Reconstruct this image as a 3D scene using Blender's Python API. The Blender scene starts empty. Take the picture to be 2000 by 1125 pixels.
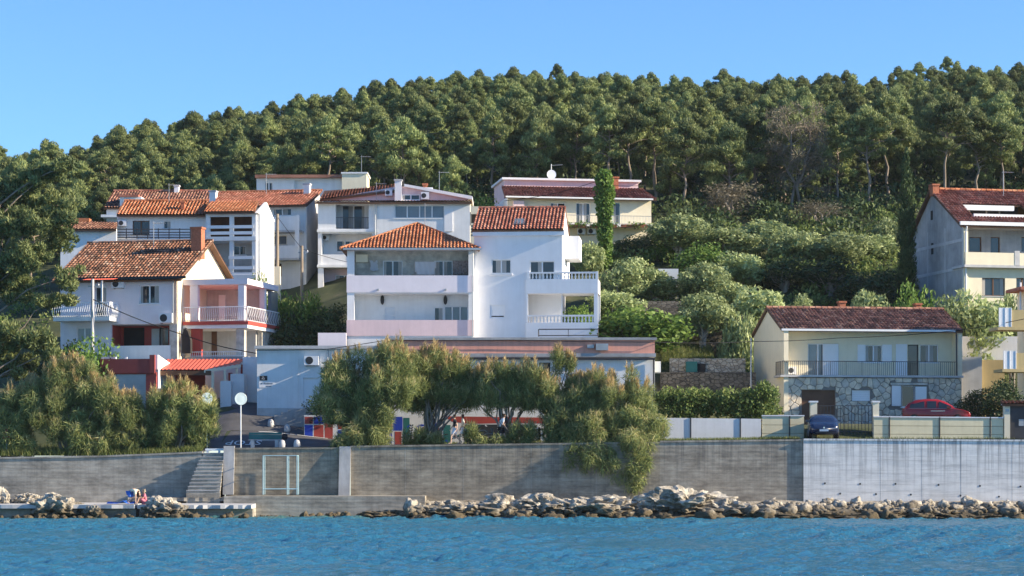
import bpy, bmesh, math, random
import numpy as np
from mathutils import Vector, Matrix, noise
R = math.radians
rng = np.random.default_rng(7)
random.seed(7)
scn = bpy.context.scene
C = scn.collection
# ---------------------------------------------------------------- camera, sky, sun
F, HOR, CY, CZ = 4280.0, 884.0, 125.0, 3.6      # focal length and horizon in photo pixels, camera distance to the sea wall, height
cam_d = bpy.data.cameras.new('camera'); cam = bpy.data.objects.new('camera', cam_d); C.objects.link(cam)
cam.location = (0, -CY, CZ); cam.rotation_euler = (R(90), 0, 0)
cam_d.sensor_width = 36; cam_d.lens = 36 * F / 2000; cam_d.shift_y = (HOR - 562.5) / 2000
cam_d.clip_start = 0.5; cam_d.clip_end = 4000
scn.camera = cam
SUN_EL, SUN_AZ = 22.0, -7.5                       # elevation; degrees from +X (right) towards +Y (inland)
w = bpy.data.worlds.new('World'); scn.world = w; w.use_nodes = True
nt = w.node_tree
sky = nt.nodes.new('ShaderNodeTexSky'); sky.sky_type = 'NISHITA'; sky.sun_disc = False
sky.sun_elevation = R(SUN_EL); sky.sun_rotation = R(90 - SUN_AZ)
sky.air_density = 1.0; sky.dust_density = 0.0; sky.ozone_density = 8.0
bg = nt.nodes['Background']; bg.inputs[1].default_value = 0.11
nt.links.new(sky.outputs[0], bg.inputs[0])
sd = bpy.data.lights.new('sun', 'SUN'); sd.energy = 5.0; sd.angle = R(0.5); sd.color = (1.0, 0.85, 0.64)
sun = bpy.data.objects.new('sun', sd); C.objects.link(sun); sun.location = (60, 0, 60)
sv = Vector((math.cos(R(SUN_EL)) * math.cos(R(SUN_AZ)), math.cos(R(SUN_EL)) * math.sin(R(SUN_AZ)), math.sin(R(SUN_EL))))
sun.rotation_euler = sv.to_track_quat('Z', 'Y').to_euler()
scn.view_settings.view_transform = 'Standard'; scn.view_settings.look = 'None'
scn.view_settings.exposure = 1.08; scn.view_settings.gamma = 1
scn.render.engine = 'CYCLES'
scn.cycles.use_denoising = True
scn.cycles.max_bounces = 9; scn.cycles.diffuse_bounces = 7; scn.cycles.transparent_max_bounces = 4; scn.cycles.caustics_reflective = False; scn.cycles.caustics_refractive = False

HAZE = 0.00007
def X(px, Y): return (px - 1000) / F * (Y + CY)
def Z(py, Y): return CZ + (HOR - py) / F * (Y + CY)

# ---------------------------------------------------------------- materials
MATS = {}
def newmat(name):
    m = bpy.data.materials.new(name); m.use_nodes = True; MATS[name] = m
    return m, m.node_tree, m.node_tree.nodes, m.node_tree.links, m.node_tree.nodes['Principled BSDF']
def ramp(N, stops):
    r = N.new('ShaderNodeValToRGB'); e = r.color_ramp.elements
    while len(e) < len(stops): e.new(0.5)
    for i, (p, c) in enumerate(stops):
        e[i].position = p; e[i].color = (*c, 1) if len(c) == 3 else c
    return r
def coords(N, L, scale=(1, 1, 1), obj=False):
    mp = N.new('ShaderNodeMapping'); mp.inputs['Scale'].default_value = scale
    if obj:
        t = N.new('ShaderNodeTexCoord'); L.new(t.outputs['Object'], mp.inputs[0])
    else:
        g = N.new('ShaderNodeNewGeometry'); L.new(g.outputs['Position'], mp.inputs[0])
    return mp
def noise_n(N, L, mp, sc, det=4, rough=0.6):
    n = N.new('ShaderNodeTexNoise'); n.inputs['Scale'].default_value = sc; n.inputs['Detail'].default_value = det
    n.inputs['Roughness'].default_value = rough; L.new(mp.outputs[0], n.inputs['Vector']); return n
def mixc(N, L, fac, a, b, mode='MIX'):
    m = N.new('ShaderNodeMix'); m.data_type = 'RGBA'; m.blend_type = mode
    for s, v in ((0, fac), (6, a), (7, b)):
        if hasattr(v, 'links'): L.new(v, m.inputs[s])
        elif s == 0: m.inputs[0].default_value = v
        else: m.inputs[s].default_value = (*v, 1)
    return m.outputs[2]
def mat(name, col, rough=0.8, metal=0.0, var=0.12, scale=1.5, streak=0.0, dirt=None, bump=0.0, bscale=30, spec=0.3, vscale=(1, 1, 1)):
    """plain surface with blotchy tone, optional vertical rain streaks and fine relief"""
    if name in MATS: return MATS[name]
    m, t, N, L, P = newmat(name)
    P.inputs['Roughness'].default_value = rough; P.inputs['Metallic'].default_value = metal
    P.inputs['Specular IOR Level'].default_value = spec
    c = col
    if var > 0:
        mp = coords(N, L, vscale); n1 = noise_n(N, L, mp, scale, 5)
        r = ramp(N, [(0.3, tuple(x * (1 - var) for x in col)), (0.7, tuple(min(1, x * (1 + var * .6)) for x in col))])
        L.new(n1.outputs[0], r.inputs[0]); c = r.outputs[0]
    if streak > 0:
        mp2 = coords(N, L, (3.2, 3.2, 0.16)); n2 = noise_n(N, L, mp2, 1.3, 6, 0.7)
        r2 = ramp(N, [(0.44, (0, 0, 0)), (0.72, (1, 1, 1))]); L.new(n2.outputs[0], r2.inputs[0])
        mm = N.new('ShaderNodeMath'); mm.operation = 'MULTIPLY'; mm.inputs[1].default_value = streak
        L.new(r2.outputs[0], mm.inputs[0])
        c = mixc(N, L, mm.outputs[0], c, dirt or tuple(x * 0.35 for x in col))
    if c is col: P.inputs['Base Color'].default_value = (*col, 1)
    else: L.new(c, P.inputs['Base Color'])
    if bump > 0:
        mp3 = coords(N, L); n3 = noise_n(N, L, mp3, bscale, 4)
        b = N.new('ShaderNodeBump'); b.inputs['Strength'].default_value = bump; b.inputs['Distance'].default_value = 0.02
        L.new(n3.outputs[0], b.inputs['Height']); L.new(b.outputs[0], P.inputs['Normal'])
    return m
def mat_tiles(name, stops):
    """clay tiles: every tile its own tone from a face attribute, plus lichen blotches"""
    m, t, N, L, P = newmat(name)
    a = N.new('ShaderNodeAttribute'); a.attribute_name = 'rnd'
    r = ramp(N, stops); L.new(a.outputs['Fac'], r.inputs[0])
    mp = coords(N, L); n = noise_n(N, L, mp, 1.1, 6, 0.7); r2 = ramp(N, [(0.35, (0.55, 0.55, 0.55)), (0.6, (1, 1, 1))]); L.new(n.outputs[0], r2.inputs[0])
    L.new(mixc(N, L, 1.0, r.outputs[0], r2.outputs[0], 'MULTIPLY'), P.inputs['Base Color'])
    P.inputs['Roughness'].default_value = 0.85; P.inputs['Specular IOR Level'].default_value = 0.25
    return m
def mat_leaf(name, stops, trans=0.3, objvar=0.25, rough=0.6):
    m, t, N, L, P = newmat(name)
    a = N.new('ShaderNodeAttribute'); a.attribute_name = 'rnd'
    r = ramp(N, [(p_, tuple(min(.62, x * 1.45) for x in c_)) for p_, c_ in stops]); L.new(a.outputs['Fac'], r.inputs[0])
    oi = N.new('ShaderNodeObjectInfo'); mr = N.new('ShaderNodeMapRange')
    mr.inputs['To Min'].default_value = 1 - objvar; mr.inputs['To Max'].default_value = 1 + objvar
    L.new(oi.outputs['Random'], mr.inputs['Value'])
    hs = N.new('ShaderNodeHueSaturation'); L.new(r.outputs[0], hs.inputs['Color']); L.new(mr.outputs[0], hs.inputs['Value'])
    L.new(hs.outputs[0], P.inputs['Base Color'])
    P.inputs['Roughness'].default_value = rough; P.inputs['Specular IOR Level'].default_value = 0.25
    tr = N.new('ShaderNodeBsdfTranslucent'); L.new(hs.outputs[0], tr.inputs[0])
    mx = N.new('ShaderNodeMixShader'); mx.inputs[0].default_value = trans
    L.new(P.outputs[0], mx.inputs[1]); L.new(tr.outputs[0], mx.inputs[2]); L.new(mx.outputs[0], N['Material Output'].inputs[0])
    return m
mat('plaster_white', (.80, .80, .79), var=.07, streak=.22, dirt=(.52, .51, .48), bump=.15)
mat('plaster_bright', (.80, .80, .81), var=.05, streak=.16, dirt=(.58, .57, .55), bump=.1)
mat('plaster_lavender', (.78, .72, .75), var=.05, streak=.12, dirt=(.5, .46, .47), bump=.15)
mat('plaster_pink', (.76, .58, .58), var=.06, streak=.22, dirt=(.45, .34, .34), bump=.15)
mat('plaster_cream', (.82, .74, .55), var=.06, streak=.12, dirt=(.55, .48, .36), bump=.15)
mat('plaster_salmon', (.82, .38, .28), var=.12, streak=.35, dirt=(.30, .17, .15), bump=.2)
mat('plaster_grey', (.56, .55, .53), var=.15, streak=.2, bump=.2)
mat('paint_red', (.45, .075, .06), var=.12, streak=.15, rough=.6)
mat('paint_maroon', (.34, .07, .06), var=.1, streak=.12, rough=.65)
mat('paint_yellow', (.80, .72, .48), var=.08, streak=.2, dirt=(.45, .38, .22), bump=.2)
mat('paint_ochre', (.56, .43, .21), var=.08, streak=.15)
mat('paint_white', (.82, .82, .82), var=.03, rough=.45)
mat('paint_blue', (.02, .06, .45), var=.12, rough=.6)
mat('paint_dark', (.03, .035, .04), var=.2, rough=.6)
mat('paint_teal', (.03, .16, .15), var=.2, rough=.5)
mat('metal_dark', (.06, .06, .065), var=.2, rough=.5, metal=.3)
mat('metal_white', (.74, .76, .78), var=.06, rough=.4)
mat('metal_blue', (.35, .55, .62), var=.15, rough=.45, streak=.2, dirt=(.25, .2, .15))
mat('metal_grey', (.42, .44, .45), var=.15, rough=.45, metal=.5)
mat('wood_brown', (.14, .075, .045), var=.3, rough=.7)
mat('wood_pole', (.33, .27, .20), var=.25, rough=.9, streak=.3)
mat('curtain', (.42, .40, .37), var=.15, rough=.9, vscale=(8, 8, .5))
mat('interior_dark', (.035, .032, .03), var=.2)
mat('rubber', (.02, .02, .02), var=.2)
mat('asphalt', (.10, .10, .105), var=.3, scale=.9, bump=.4, bscale=60)
mat('concrete_ledge', (.30, .285, .25), var=.3, streak=.0, bump=.5, bscale=12)
mat('concrete_raw', (.40, .40, .40), var=.28, scale=.9, streak=.35, dirt=(.17, .17, .18), bump=.4)
mat('concrete_pale', (.52, .52, .52), var=.15, streak=.15, bump=.3)
mat('brick_orange', (.42, .15, .08), var=.3, scale=9, bump=.4, bscale=20)
mat('stone_pale', (.72, .62, .48), var=.35, scale=2.3, bump=.7, bscale=14)
mat('stone_grey', (.56, .52, .45), var=.35, scale=2.3, bump=.7, bscale=14)
mat('mortar', (.22, .20, .175), var=.2)
mat('mirror_grey', (.48, .58, .60), var=.08, rough=.3)
mat('cloth_white', (.80, .80, .82), var=.04)
mat('cloth_blue', (.04, .16, .60), var=.1)
mat('cloth_black', (.02, .02, .025), var=.1)
mat('cloth_pink', (.62, .20, .26), var=.1)
mat('skin', (.60, .38, .27), var=.06, rough=.55)
mat('hair', (.05, .03, .02), var=.2)
mat('tin_red', (.62, .13, .09), var=.1, rough=.5)
mat('line_white', (.74, .74, .72), var=.2, scale=5)
mat('bark', (.26, .21, .165), var=.35, scale=4, bump=.8, bscale=9, vscale=(1, 1, .3))
mat('bark_grey', (.36, .32, .27), var=.3, scale=4, bump=.6, bscale=9, vscale=(1, 1, .3))
mat('car_red', (.30, .015, .02), var=0, rough=.22, spec=.6)
mat('car_blue', (.015, .03, .075), var=0, rough=.2, spec=.6)
mat('chrome', (.75, .75, .77), var=0, rough=.15, metal=1)
mat('lamp_glass', (.75, .78, .8), var=0, rough=.08, spec=.8)
mat('floral', (.40, .33, .30), var=.6, scale=9)
for nm, c in (('glass', (.025, .035, .045)), ('glass_pale', (.16, .20, .23))):
    mat(nm, c, rough=.06, var=.25, scale=.8, spec=.7)
mat_tiles('tiles_old', [(0, (.11, .07, .05)), (.25, (.20, .105, .07)), (.55, (.34, .16, .095)), (.8, (.42, .21, .13)), (1, (.50, .34, .24))])
mat_tiles('tiles_red', [(0, (.30, .10, .065)), (.5, (.47, .175, .115)), (1, (.58, .29, .20))])
mat_tiles('tiles_orange', [(0, (.46, .16, .075)), (.5, (.58, .215, .10)), (1, (.66, .33, .18))])
mat_tiles('tiles_brown', [(0, (.16, .09, .07)), (.4, (.36, .17, .12)), (.75, (.48, .24, .16)), (1, (.58, .36, .25))])
mat_leaf('leaf_pine', [(0, (.03, .052, .024)), (.4, (.098, .128, .05)), (.8, (.21, .24, .088)), (1, (.29, .285, .12))], .25, .4)
mat_leaf('leaf_olive', [(0, (.09, .12, .06)), (.5, (.195, .24, .10)), (1, (.36, .40, .20))], .3, .2)
mat_leaf('leaf_tamarisk', [(0, (.07, .095, .035)), (.5, (.17, .205, .075)), (.8, (.29, .30, .12)), (1, (.42, .36, .19))], .4, .15)
mat_leaf('leaf_green', [(0, (.035, .075, .016)), (.5, (.095, .165, .035)), (1, (.22, .30, .07))], .35, .2)
mat_leaf('leaf_hedge', [(0, (.04, .07, .02)), (.5, (.10, .15, .04)), (1, (.28, .31, .11))], .35, .15)
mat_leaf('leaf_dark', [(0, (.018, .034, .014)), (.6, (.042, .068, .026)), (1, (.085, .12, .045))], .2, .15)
mat_leaf('leaf_dry', [(0, (.075, .065, .045)), (.5, (.13, .115, .08)), (1, (.20, .175, .12))], .2, .15)
mat_leaf('leaf_plume', [(0, (.24, .17, .08)), (.5, (.34, .25, .12)), (1, (.44, .34, .18))], .35, .1)
mat_leaf('leaf_grass', [(0, (.045, .07, .02)), (.6, (.10, .13, .035)), (1, (.2, .19, .08))], .3, .1)

# ---------------------------------------------------------------- objects
def tag(o, label=None, cat=None, group=None, kind=None):
    for k, v in (('label', label), ('category', cat), ('group', group), ('kind', kind)):
        if v: o[k] = v
    return o
def empty(name, loc=(0, 0, 0), rz=0.0):
    o = bpy.data.objects.new(name, None); C.objects.link(o); o.location = loc; o.rotation_euler = (0, 0, rz); o.empty_display_size = .3
    return o
def link(name, me, material=None, parent=None, loc=None):
    o = bpy.data.objects.new(name, me); C.objects.link(o)
    if material and not me.materials: me.materials.append(MATS[material])
    o.parent = parent
    if loc is not None: o.location = loc
    return o
class MB:
    """collects faces; build() makes one mesh object"""
    def __init__(s): s.v = []; s.f = []; s.r = []
    def face(s, pts, r=0.5):
        n = len(s.v); s.v += [tuple(p) for p in pts]; s.f.append(tuple(range(n, n + len(pts)))); s.r.append(r); return s
    def box(s, x0, x1, y0, y1, z0, z1):
        return s.hexa([(x0, y0, z0), (x1, y0, z0), (x1, y1, z0), (x0, y1, z0), (x0, y0, z1), (x1, y0, z1), (x1, y1, z1), (x0, y1, z1)])
    def hexa(s, p):
        n = len(s.v); s.v += [tuple(q) for q in p]
        for f in ((0, 3, 2, 1), (4, 5, 6, 7), (0, 1, 5, 4), (1, 2, 6, 5), (2, 3, 7, 6), (3, 0, 4, 7)): s.f.append(tuple(n + i for i in f)); s.r.append(.5)
        return s
    def tube(s, pts, rad, n=6, caps=True):
        pts = [Vector(p) for p in pts]; rs = rad if isinstance(rad, (list, tuple)) else [rad] * len(pts)
        b = len(s.v)
        for i, p in enumerate(pts):
            d = (pts[min(i + 1, len(pts) - 1)] - pts[max(i - 1, 0)]).normalized()
            u = d.cross(Vector((0, 0, 1)) if abs(d.z) < .9 else Vector((1, 0, 0))).normalized(); v = d.cross(u)
            for k in range(n):
                a = 2 * math.pi * k / n; s.v.append(tuple(p + (u * math.cos(a) + v * math.sin(a)) * rs[i]))
        for i in range(len(pts) - 1):
            for k in range(n):
                s.f.append((b + i * n + k, b + i * n + (k + 1) % n, b + (i + 1) * n + (k + 1) % n, b + (i + 1) * n + k)); s.r.append(.5)
        if caps:
            s.f.append(tuple(b + k for k in range(n))[::-1]); s.r.append(.5)
            s.f.append(tuple(b + (len(pts) - 1) * n + k for k in range(n))); s.r.append(.5)
        return s
    def lathe(s, prof, c=(0, 0, 0), n=12, axis='z'):
        b = len(s.v)
        for r, h in prof:
            for k in range(n):
                a = 2 * math.pi * k / n; q = (r * math.cos(a), r * math.sin(a), h)
                if axis == 'y': q = (q[0], q[2], q[1])
                if axis == 'x': q = (q[2], q[0], q[1])
                s.v.append((c[0] + q[0], c[1] + q[1], c[2] + q[2]))
        for i in range(len(prof) - 1):
            for k in range(n):
                s.f.append((b + i * n + k, b + i * n + (k + 1) % n, b + (i + 1) * n + (k + 1) % n, b + (i + 1) * n + k)); s.r.append(.5)
        s.f.append(tuple(b + k for k in range(n))[::-1]); s.r.append(.5)
        s.f.append(tuple(b + (len(prof) - 1) * n + k for k in range(n))); s.r.append(.5)
        return s
    def prism(s, poly, y0, y1, axis='y'):
        """poly of (a, z) extruded along y (a = x) or along x (a = y)"""
        n = len(poly); b = len(s.v)
        for d in (y0, y1):
            for a, z in poly: s.v.append((a, d, z) if axis == 'y' else (d, a, z))
        s.f.append(tuple(range(b, b + n))); s.f.append(tuple(range(b + 2 * n - 1, b + n - 1, -1))); s.r += [.5, .5]
        for i in range(n):
            j = (i + 1) % n; s.f.append((b + i, b + n + i, b + n + j, b + j)); s.r.append(.5)
        return s
    def mesh(s, name, smooth=False, fix=True):
        me = bpy.data.meshes.new(name); me.from_pydata(s.v, [], s.f)
        if fix:
            bm = bmesh.new(); bm.from_mesh(me); bmesh.ops.recalc_face_normals(bm, faces=bm.faces); bm.to_mesh(me); bm.free()
        a = me.attributes.new('rnd', 'FLOAT', 'FACE'); a.data.foreach_set('value', s.r)
        if smooth: me.polygons.foreach_set('use_smooth', [True] * len(me.polygons))
        return me
    def build(s, name, material, parent=None, smooth=False, fix=True, loc=None):
        return link(name, s.mesh(name, smooth, fix), material, parent, loc)
def np_mesh(name, v, faces, rnd=None, smooth=False):
    """fast mesh from numpy quads"""
    me = bpy.data.meshes.new(name); nf, k = faces.shape
    me.vertices.add(len(v)); me.vertices.foreach_set('co', np.ascontiguousarray(v, dtype=np.float32).ravel())
    me.loops.add(nf * k); me.loops.foreach_set('vertex_index', np.ascontiguousarray(faces, dtype=np.int32).ravel())
    me.polygons.add(nf); me.polygons.foreach_set('loop_start', np.arange(0, nf * k, k, dtype=np.int32))
    if smooth: me.polygons.foreach_set('use_smooth', np.ones(nf, dtype=bool))
    me.update(calc_edges=True)
    if rnd is not None:
        a = me.attributes.new('rnd', 'FLOAT', 'FACE'); a.data.foreach_set('value', np.ascontiguousarray(rnd, dtype=np.float32))
    return me
def copy_tree(o, parent=None):
    c = o.copy(); C.objects.link(c); c.parent = parent
    for ch in list(o.children): copy_tree(ch, c)
    return c
def text_mesh(body, size, depth=0.004):
    cu = bpy.data.curves.new('lettering', 'FONT'); cu.body = body; cu.size = size; cu.align_x = 'CENTER'; cu.extrude = depth; cu.resolution_u = 2
    o = bpy.data.objects.new('lettering', cu); C.objects.link(o); bpy.context.view_layer.update()
    me = bpy.data.meshes.new_from_object(o.evaluated_get(bpy.context.evaluated_depsgraph_get()))
    bpy.data.objects.remove(o); return me
# ---------------------------------------------------------------- terrain
YK = [-1, 0, 2, 6.3, 7, 9, 12, 16, 20, 24, 30, 40, 50, 60]
COLS = [(-60, [3, 3.4, 3.5, 3.8, 4.2, 5.0, 6, 7.4, 8.6, 9.8, 12, 15, 17, 18.5]),
        (-30, [3, 3.4, 3.5, 3.8, 4.2, 5.0, 6, 7.4, 8.6, 9.8, 12, 15, 17, 18.5]),
        (-19.5, [3, 3.4, 3.6, 4.4, 4.8, 5.5, 6.2, 7.0, 7.6, 8.6, 11, 15, 18, 20]),
        (-17, [3, 3.7, 3.9, 4.9, 5.2, 6.0, 6.6, 7.0, 7.6, 8.6, 11, 15, 19, 22]),
        (-14.5, [3, 3.8, 3.92, 4.85, 5.1, 5.8, 6.4, 7.0, 7.6, 9.0, 12, 16, 19.5, 22.5]),
        (-11.5, [3, 3.9, 3.98, 4.5, 4.9, 5.4, 5.7, 8.0, 10.4, 11, 13, 17, 20.5, 23]),
        (-8, [3, 3.95, 4.0, 4.05, 5.5, 5.6, 5.7, 8.0, 10.6, 11, 13, 17, 20.5, 23.5]),
        (8, [3, 4.2, 4.25, 4.3, 5.5, 5.6, 5.7, 8.0, 10.6, 11.2, 13, 17, 20.5, 24]),
        (9.5, [3, 4.25, 4.28, 4.32, 4.4, 4.6, 5.2, 6.8, 9.0, 10.8, 13, 17, 20.5, 24]),
        (13.5, [3, 4.3, 4.33, 4.36, 4.4, 4.6, 5.2, 6.8, 9.0, 10.8, 13, 17, 20.5, 24]),
        (15, [3, 4.38, 4.38, 4.4, 5.0, 5.3, 5.35, 5.4, 5.5, 6.5, 12.3, 17, 20.5, 24]),
        (60, [3, 4.38, 4.38, 4.4, 5.0, 5.3, 5.35, 5.4, 5.5, 6.5, 12.3, 17, 20.5, 24])]
CX = [c[0] for c in COLS]
SKY = [(-400, 330), (0, 292), (100, 303), (200, 275), (330, 243), (500, 212), (600, 192), (700, 176), (850, 158), (1000, 150), (1080, 143), (1200, 152), (1300, 163), (1500, 155), (1700, 148), (1850, 130), (2000, 132), (2500, 120)]
RY = 150.0
def ridge(x):
    px = 1000 + x * F / (RY + CY)
    return CZ + (HOR - np.interp(px, [a for a, b in SKY], [b for a, b in SKY])) * (RY + CY) / F - 3.5
def T(x, Y):
    zs = [float(np.interp(min(Y, 60), YK, c[1])) for c in COLS]
    z = float(np.interp(x, CX, zs))
    if Y > 60:
        r = float(ridge(x)); t = (Y - 60) / (RY - 60)
        z = z + (r - z) * (t ** .95) if t <= 1 else r - (Y - RY) * .22
    return z + (0.25 * noise.noise(Vector((x * .35, Y * .35, 3))) if Y > 10 else 0)
def terrain():
    xs = np.concatenate([np.linspace(-140, -34, 28), np.linspace(-33, 33, 133), np.linspace(34, 140, 28)])
    ys = np.concatenate([np.array([.3, .6, 1, 2, 4, 6.3, 6.6, 7, 8]), np.linspace(9, 60, 69), np.linspace(62, 260, 67)])
    v = np.array([(x, y, T(x, y)) for y in ys for x in xs]); nx = len(xs); ny = len(ys)
    i, j = np.meshgrid(np.arange(nx - 1), np.arange(ny - 1)); a = (j * nx + i).ravel()
    me = np_mesh('hillside', v, np.stack([a, a + 1, a + nx + 1, a + nx], 1), smooth=True)
    m, t, N, L, P = newmat('earth')
    mp = coords(N, L); n1 = noise_n(N, L, mp, .35, 6, .65); n2 = noise_n(N, L, mp, 5, 4)
    r = ramp(N, [(.38, (.045, .065, .02)), (.56, (.09, .105, .038)), (.68, (.17, .145, .08)), (.8, (.24, .20, .14))]); L.new(n1.outputs[0], r.inputs[0])
    L.new(mixc(N, L, .5, r.outputs[0], n2.outputs[0], 'MULTIPLY'), P.inputs['Base Color']); P.inputs['Roughness'].default_value = .95
    tag(link('hillside', me, 'earth'), kind='structure')
terrain()
def sheet(name, x0, x1, y0, y1, material, dz, n=40, m=14, xf=None):
    """a paved sheet laid on the terrain"""
    xs = np.linspace(x0, x1, n); ys = np.linspace(y0, y1, m); v = []
    for y in ys:
        for x in xs:
            xx = xf(x, y) if xf else x
            v.append((xx, y, float(np.interp(xx, CX, [np.interp(y, YK, c[1]) for c in COLS])) + dz))
    i, j = np.meshgrid(np.arange(n - 1), np.arange(m - 1)); a = (j * n + i).ravel()
    return tag(link(name, np_mesh(name, np.array(v), np.stack([a, a + 1, a + n + 1, a + n], 1), smooth=True), material), kind='structure')
sheet('promenade', -19.2, 60, .3, 6.25, 'asphalt', .02, 120, 20)
sheet('side_road', 0, 1, 6.3, 34, 'asphalt', .03, 14, 60, lambda u, y: -19.0 + u * (7.2 - max(0, min(1, (y - 7) / 3)) * 3.4))
# ---------------------------------------------------------------- sea
def sea():
    xs = np.concatenate([np.linspace(-500, -40, 24)[:-1], np.arange(-40, 40.01, .2), np.linspace(40, 500, 24)[1:]])
    ys = np.concatenate([np.linspace(-700, -82, 30)[:-1], np.arange(-82, -20, .2), np.arange(-20, 1.2, .14)])
    Xg, Yg = np.meshgrid(xs, ys); z = np.zeros_like(Xg); g = np.random.default_rng(3)
    for k in range(60):
        lam = .36 * (8 ** (g.random() ** 1.5)); th = R(250) + g.normal() * .75; kk = 2 * np.pi / lam
        amp = .0135 * lam ** .72 * (.6 + .8 * g.random())
        ph = g.random() * 6.28 + .8 * np.sin(Xg * .21 + Yg * .13 + k)
        z += amp * np.sin(kk * (Xg * np.cos(th) + Yg * np.sin(th)) + ph)
    patch = .62 + .38 * np.sin(Xg * .16 + 2 * np.sin(Yg * .09)) * np.sin(Yg * .22 + 1.4 * np.sin(Xg * .1))
    z *= patch * np.clip((-Yg) / 3 - .2, .25, 1); z[(np.abs(Xg) > 40) | (Yg < -82)] *= .3
    v = np.stack([Xg.ravel(), Yg.ravel(), z.ravel()], 1); nx = len(xs)
    i, j = np.meshgrid(np.arange(nx - 1), np.arange(len(ys) - 1)); a = (j * nx + i).ravel()
    me = np_mesh('sea', v, np.stack([a, a + 1, a + nx + 1, a + nx], 1), smooth=True)
    m, t, N, L, P = newmat('sea_water')
    mp = coords(N, L, (1, .7, 1)); n1 = noise_n(N, L, mp, 5.0, 7, .75)
    b = N.new('ShaderNodeBump'); b.inputs['Strength'].default_value = 1.0; b.inputs['Distance'].default_value = .22
    L.new(n1.outputs[0], b.inputs['Height']); L.new(b.outputs[0], P.inputs['Normal'])
    g_ = N.new('ShaderNodeNewGeometry'); sx = N.new('ShaderNodeSeparateXYZ'); L.new(g_.outputs['Position'], sx.inputs[0])
    n4 = noise_n(N, L, coords(N, L), .25, 3); ad = N.new('ShaderNodeMath'); ad.operation = 'MULTIPLY_ADD'; ad.inputs[1].default_value = 5; L.new(n4.outputs[0], ad.inputs[0]); L.new(sx.outputs[1], ad.inputs[2])
    mr = N.new('ShaderNodeMapRange'); mr.inputs['From Min'].default_value = -13; mr.inputs['From Max'].default_value = -1; L.new(ad.outputs[0], mr.inputs[0])
    r = ramp(N, [(0, (.036, .195, .32)), (.75, (.04, .20, .305)), (1, (.085, .20, .19))]); L.new(mr.outputs[0], r.inputs[0])   # deep to shallow water
    L.new(r.outputs[0], P.inputs['Base Color']); P.inputs['Roughness'].default_value = .08; P.inputs['IOR'].default_value = 1.33
    tag(link('sea', me, 'sea_water'), kind='structure')
sea()
MB().box(-500, 500, -700, 1, -4, -3.4).build('seabed', 'concrete_ledge')['kind'] = 'structure'
# ---------------------------------------------------------------- sea walls
def mat_wall(name, c0, c1, boards=.38, streak=.3, sdirt=(.08, .08, .085), joint=2.6):
    """board-marked concrete: long horizontal lift lines, panel joints, rain streaks from the coping, patchy tone"""
    m, t, N, L, P = newmat(name)
    mp = coords(N, L, (.6, .6, 1.1)); n1 = noise_n(N, L, mp, 1.2, 8, .72)
    r = ramp(N, [(.36, c0), (.62, c1)]); L.new(n1.outputs[0], r.inputs[0]); c = r.outputs[0]
    mp2 = coords(N, L, (.12, .12, 2.4)); n2 = noise_n(N, L, mp2, 2.2, 5, .8); r2 = ramp(N, [(.4, (.55, .55, .55)), (.52, (1, 1, 1))]); L.new(n2.outputs[0], r2.inputs[0])
    c = mixc(N, L, .5, c, r2.outputs[0], 'MULTIPLY')
    mp3 = coords(N, L, (4.2, 4.2, .09)); n3 = noise_n(N, L, mp3, 1.2, 6, .75); r3 = ramp(N, [(.47, (0, 0, 0)), (.6, (1, 1, 1))]); L.new(n3.outputs[0], r3.inputs[0])
    g = N.new('ShaderNodeNewGeometry'); sx = N.new('ShaderNodeSeparateXYZ'); L.new(g.outputs['Position'], sx.inputs[0])
    mr = N.new('ShaderNodeMapRange'); mr.inputs['From Min'].default_value = 1.6; mr.inputs['From Max'].default_value = 4.3; mr.inputs['To Min'].default_value = .15; mr.inputs['To Max'].default_value = streak; L.new(sx.outputs[2], mr.inputs[0])
    mm = N.new('ShaderNodeMath'); mm.operation = 'MULTIPLY'; L.new(r3.outputs[0], mm.inputs[0]); L.new(mr.outputs[0], mm.inputs[1])
    c = mixc(N, L, mm.outputs[0], c, sdirt)
    L.new(c, P.inputs['Base Color']); P.inputs['Roughness'].default_value = .9; P.inputs['Specular IOR Level'].default_value = .2
    w_ = N.new('ShaderNodeTexWave'); w_.bands_direction = 'Z'; w_.inputs['Scale'].default_value = 1 / boards * .5; w_.inputs['Distortion'].default_value = 3.5; w_.inputs['Detail'].default_value = 3; L.new(coords(N, L).outputs[0], w_.inputs[0])
    n5 = noise_n(N, L, coords(N, L), 7, 6, .7); ad = N.new('ShaderNodeMath'); ad.operation = 'ADD'; L.new(w_.outputs[1], ad.inputs[0]); L.new(n5.outputs[0], ad.inputs[1])
    b = N.new('ShaderNodeBump'); b.inputs['Strength'].default_value = .22; b.inputs['Distance'].default_value = .02; L.new(ad.outputs[0], b.inputs['Height']); L.new(b.outputs[0], P.inputs['Normal'])
mat_wall('wall_old', (.23, .21, .175), (.48, .44, .37), streak=.3)
mat_wall('wall_mid', (.18, .155, .12), (.41, .36, .28), streak=.45)
mat_wall('wall_grey', (.22, .195, .16), (.44, .40, .33), streak=.5)
mat_wall('wall_pale', (.66, .655, .64), (.80, .79, .77), streak=.85, boards=1.1, sdirt=(.27, .27, .27))
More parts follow.
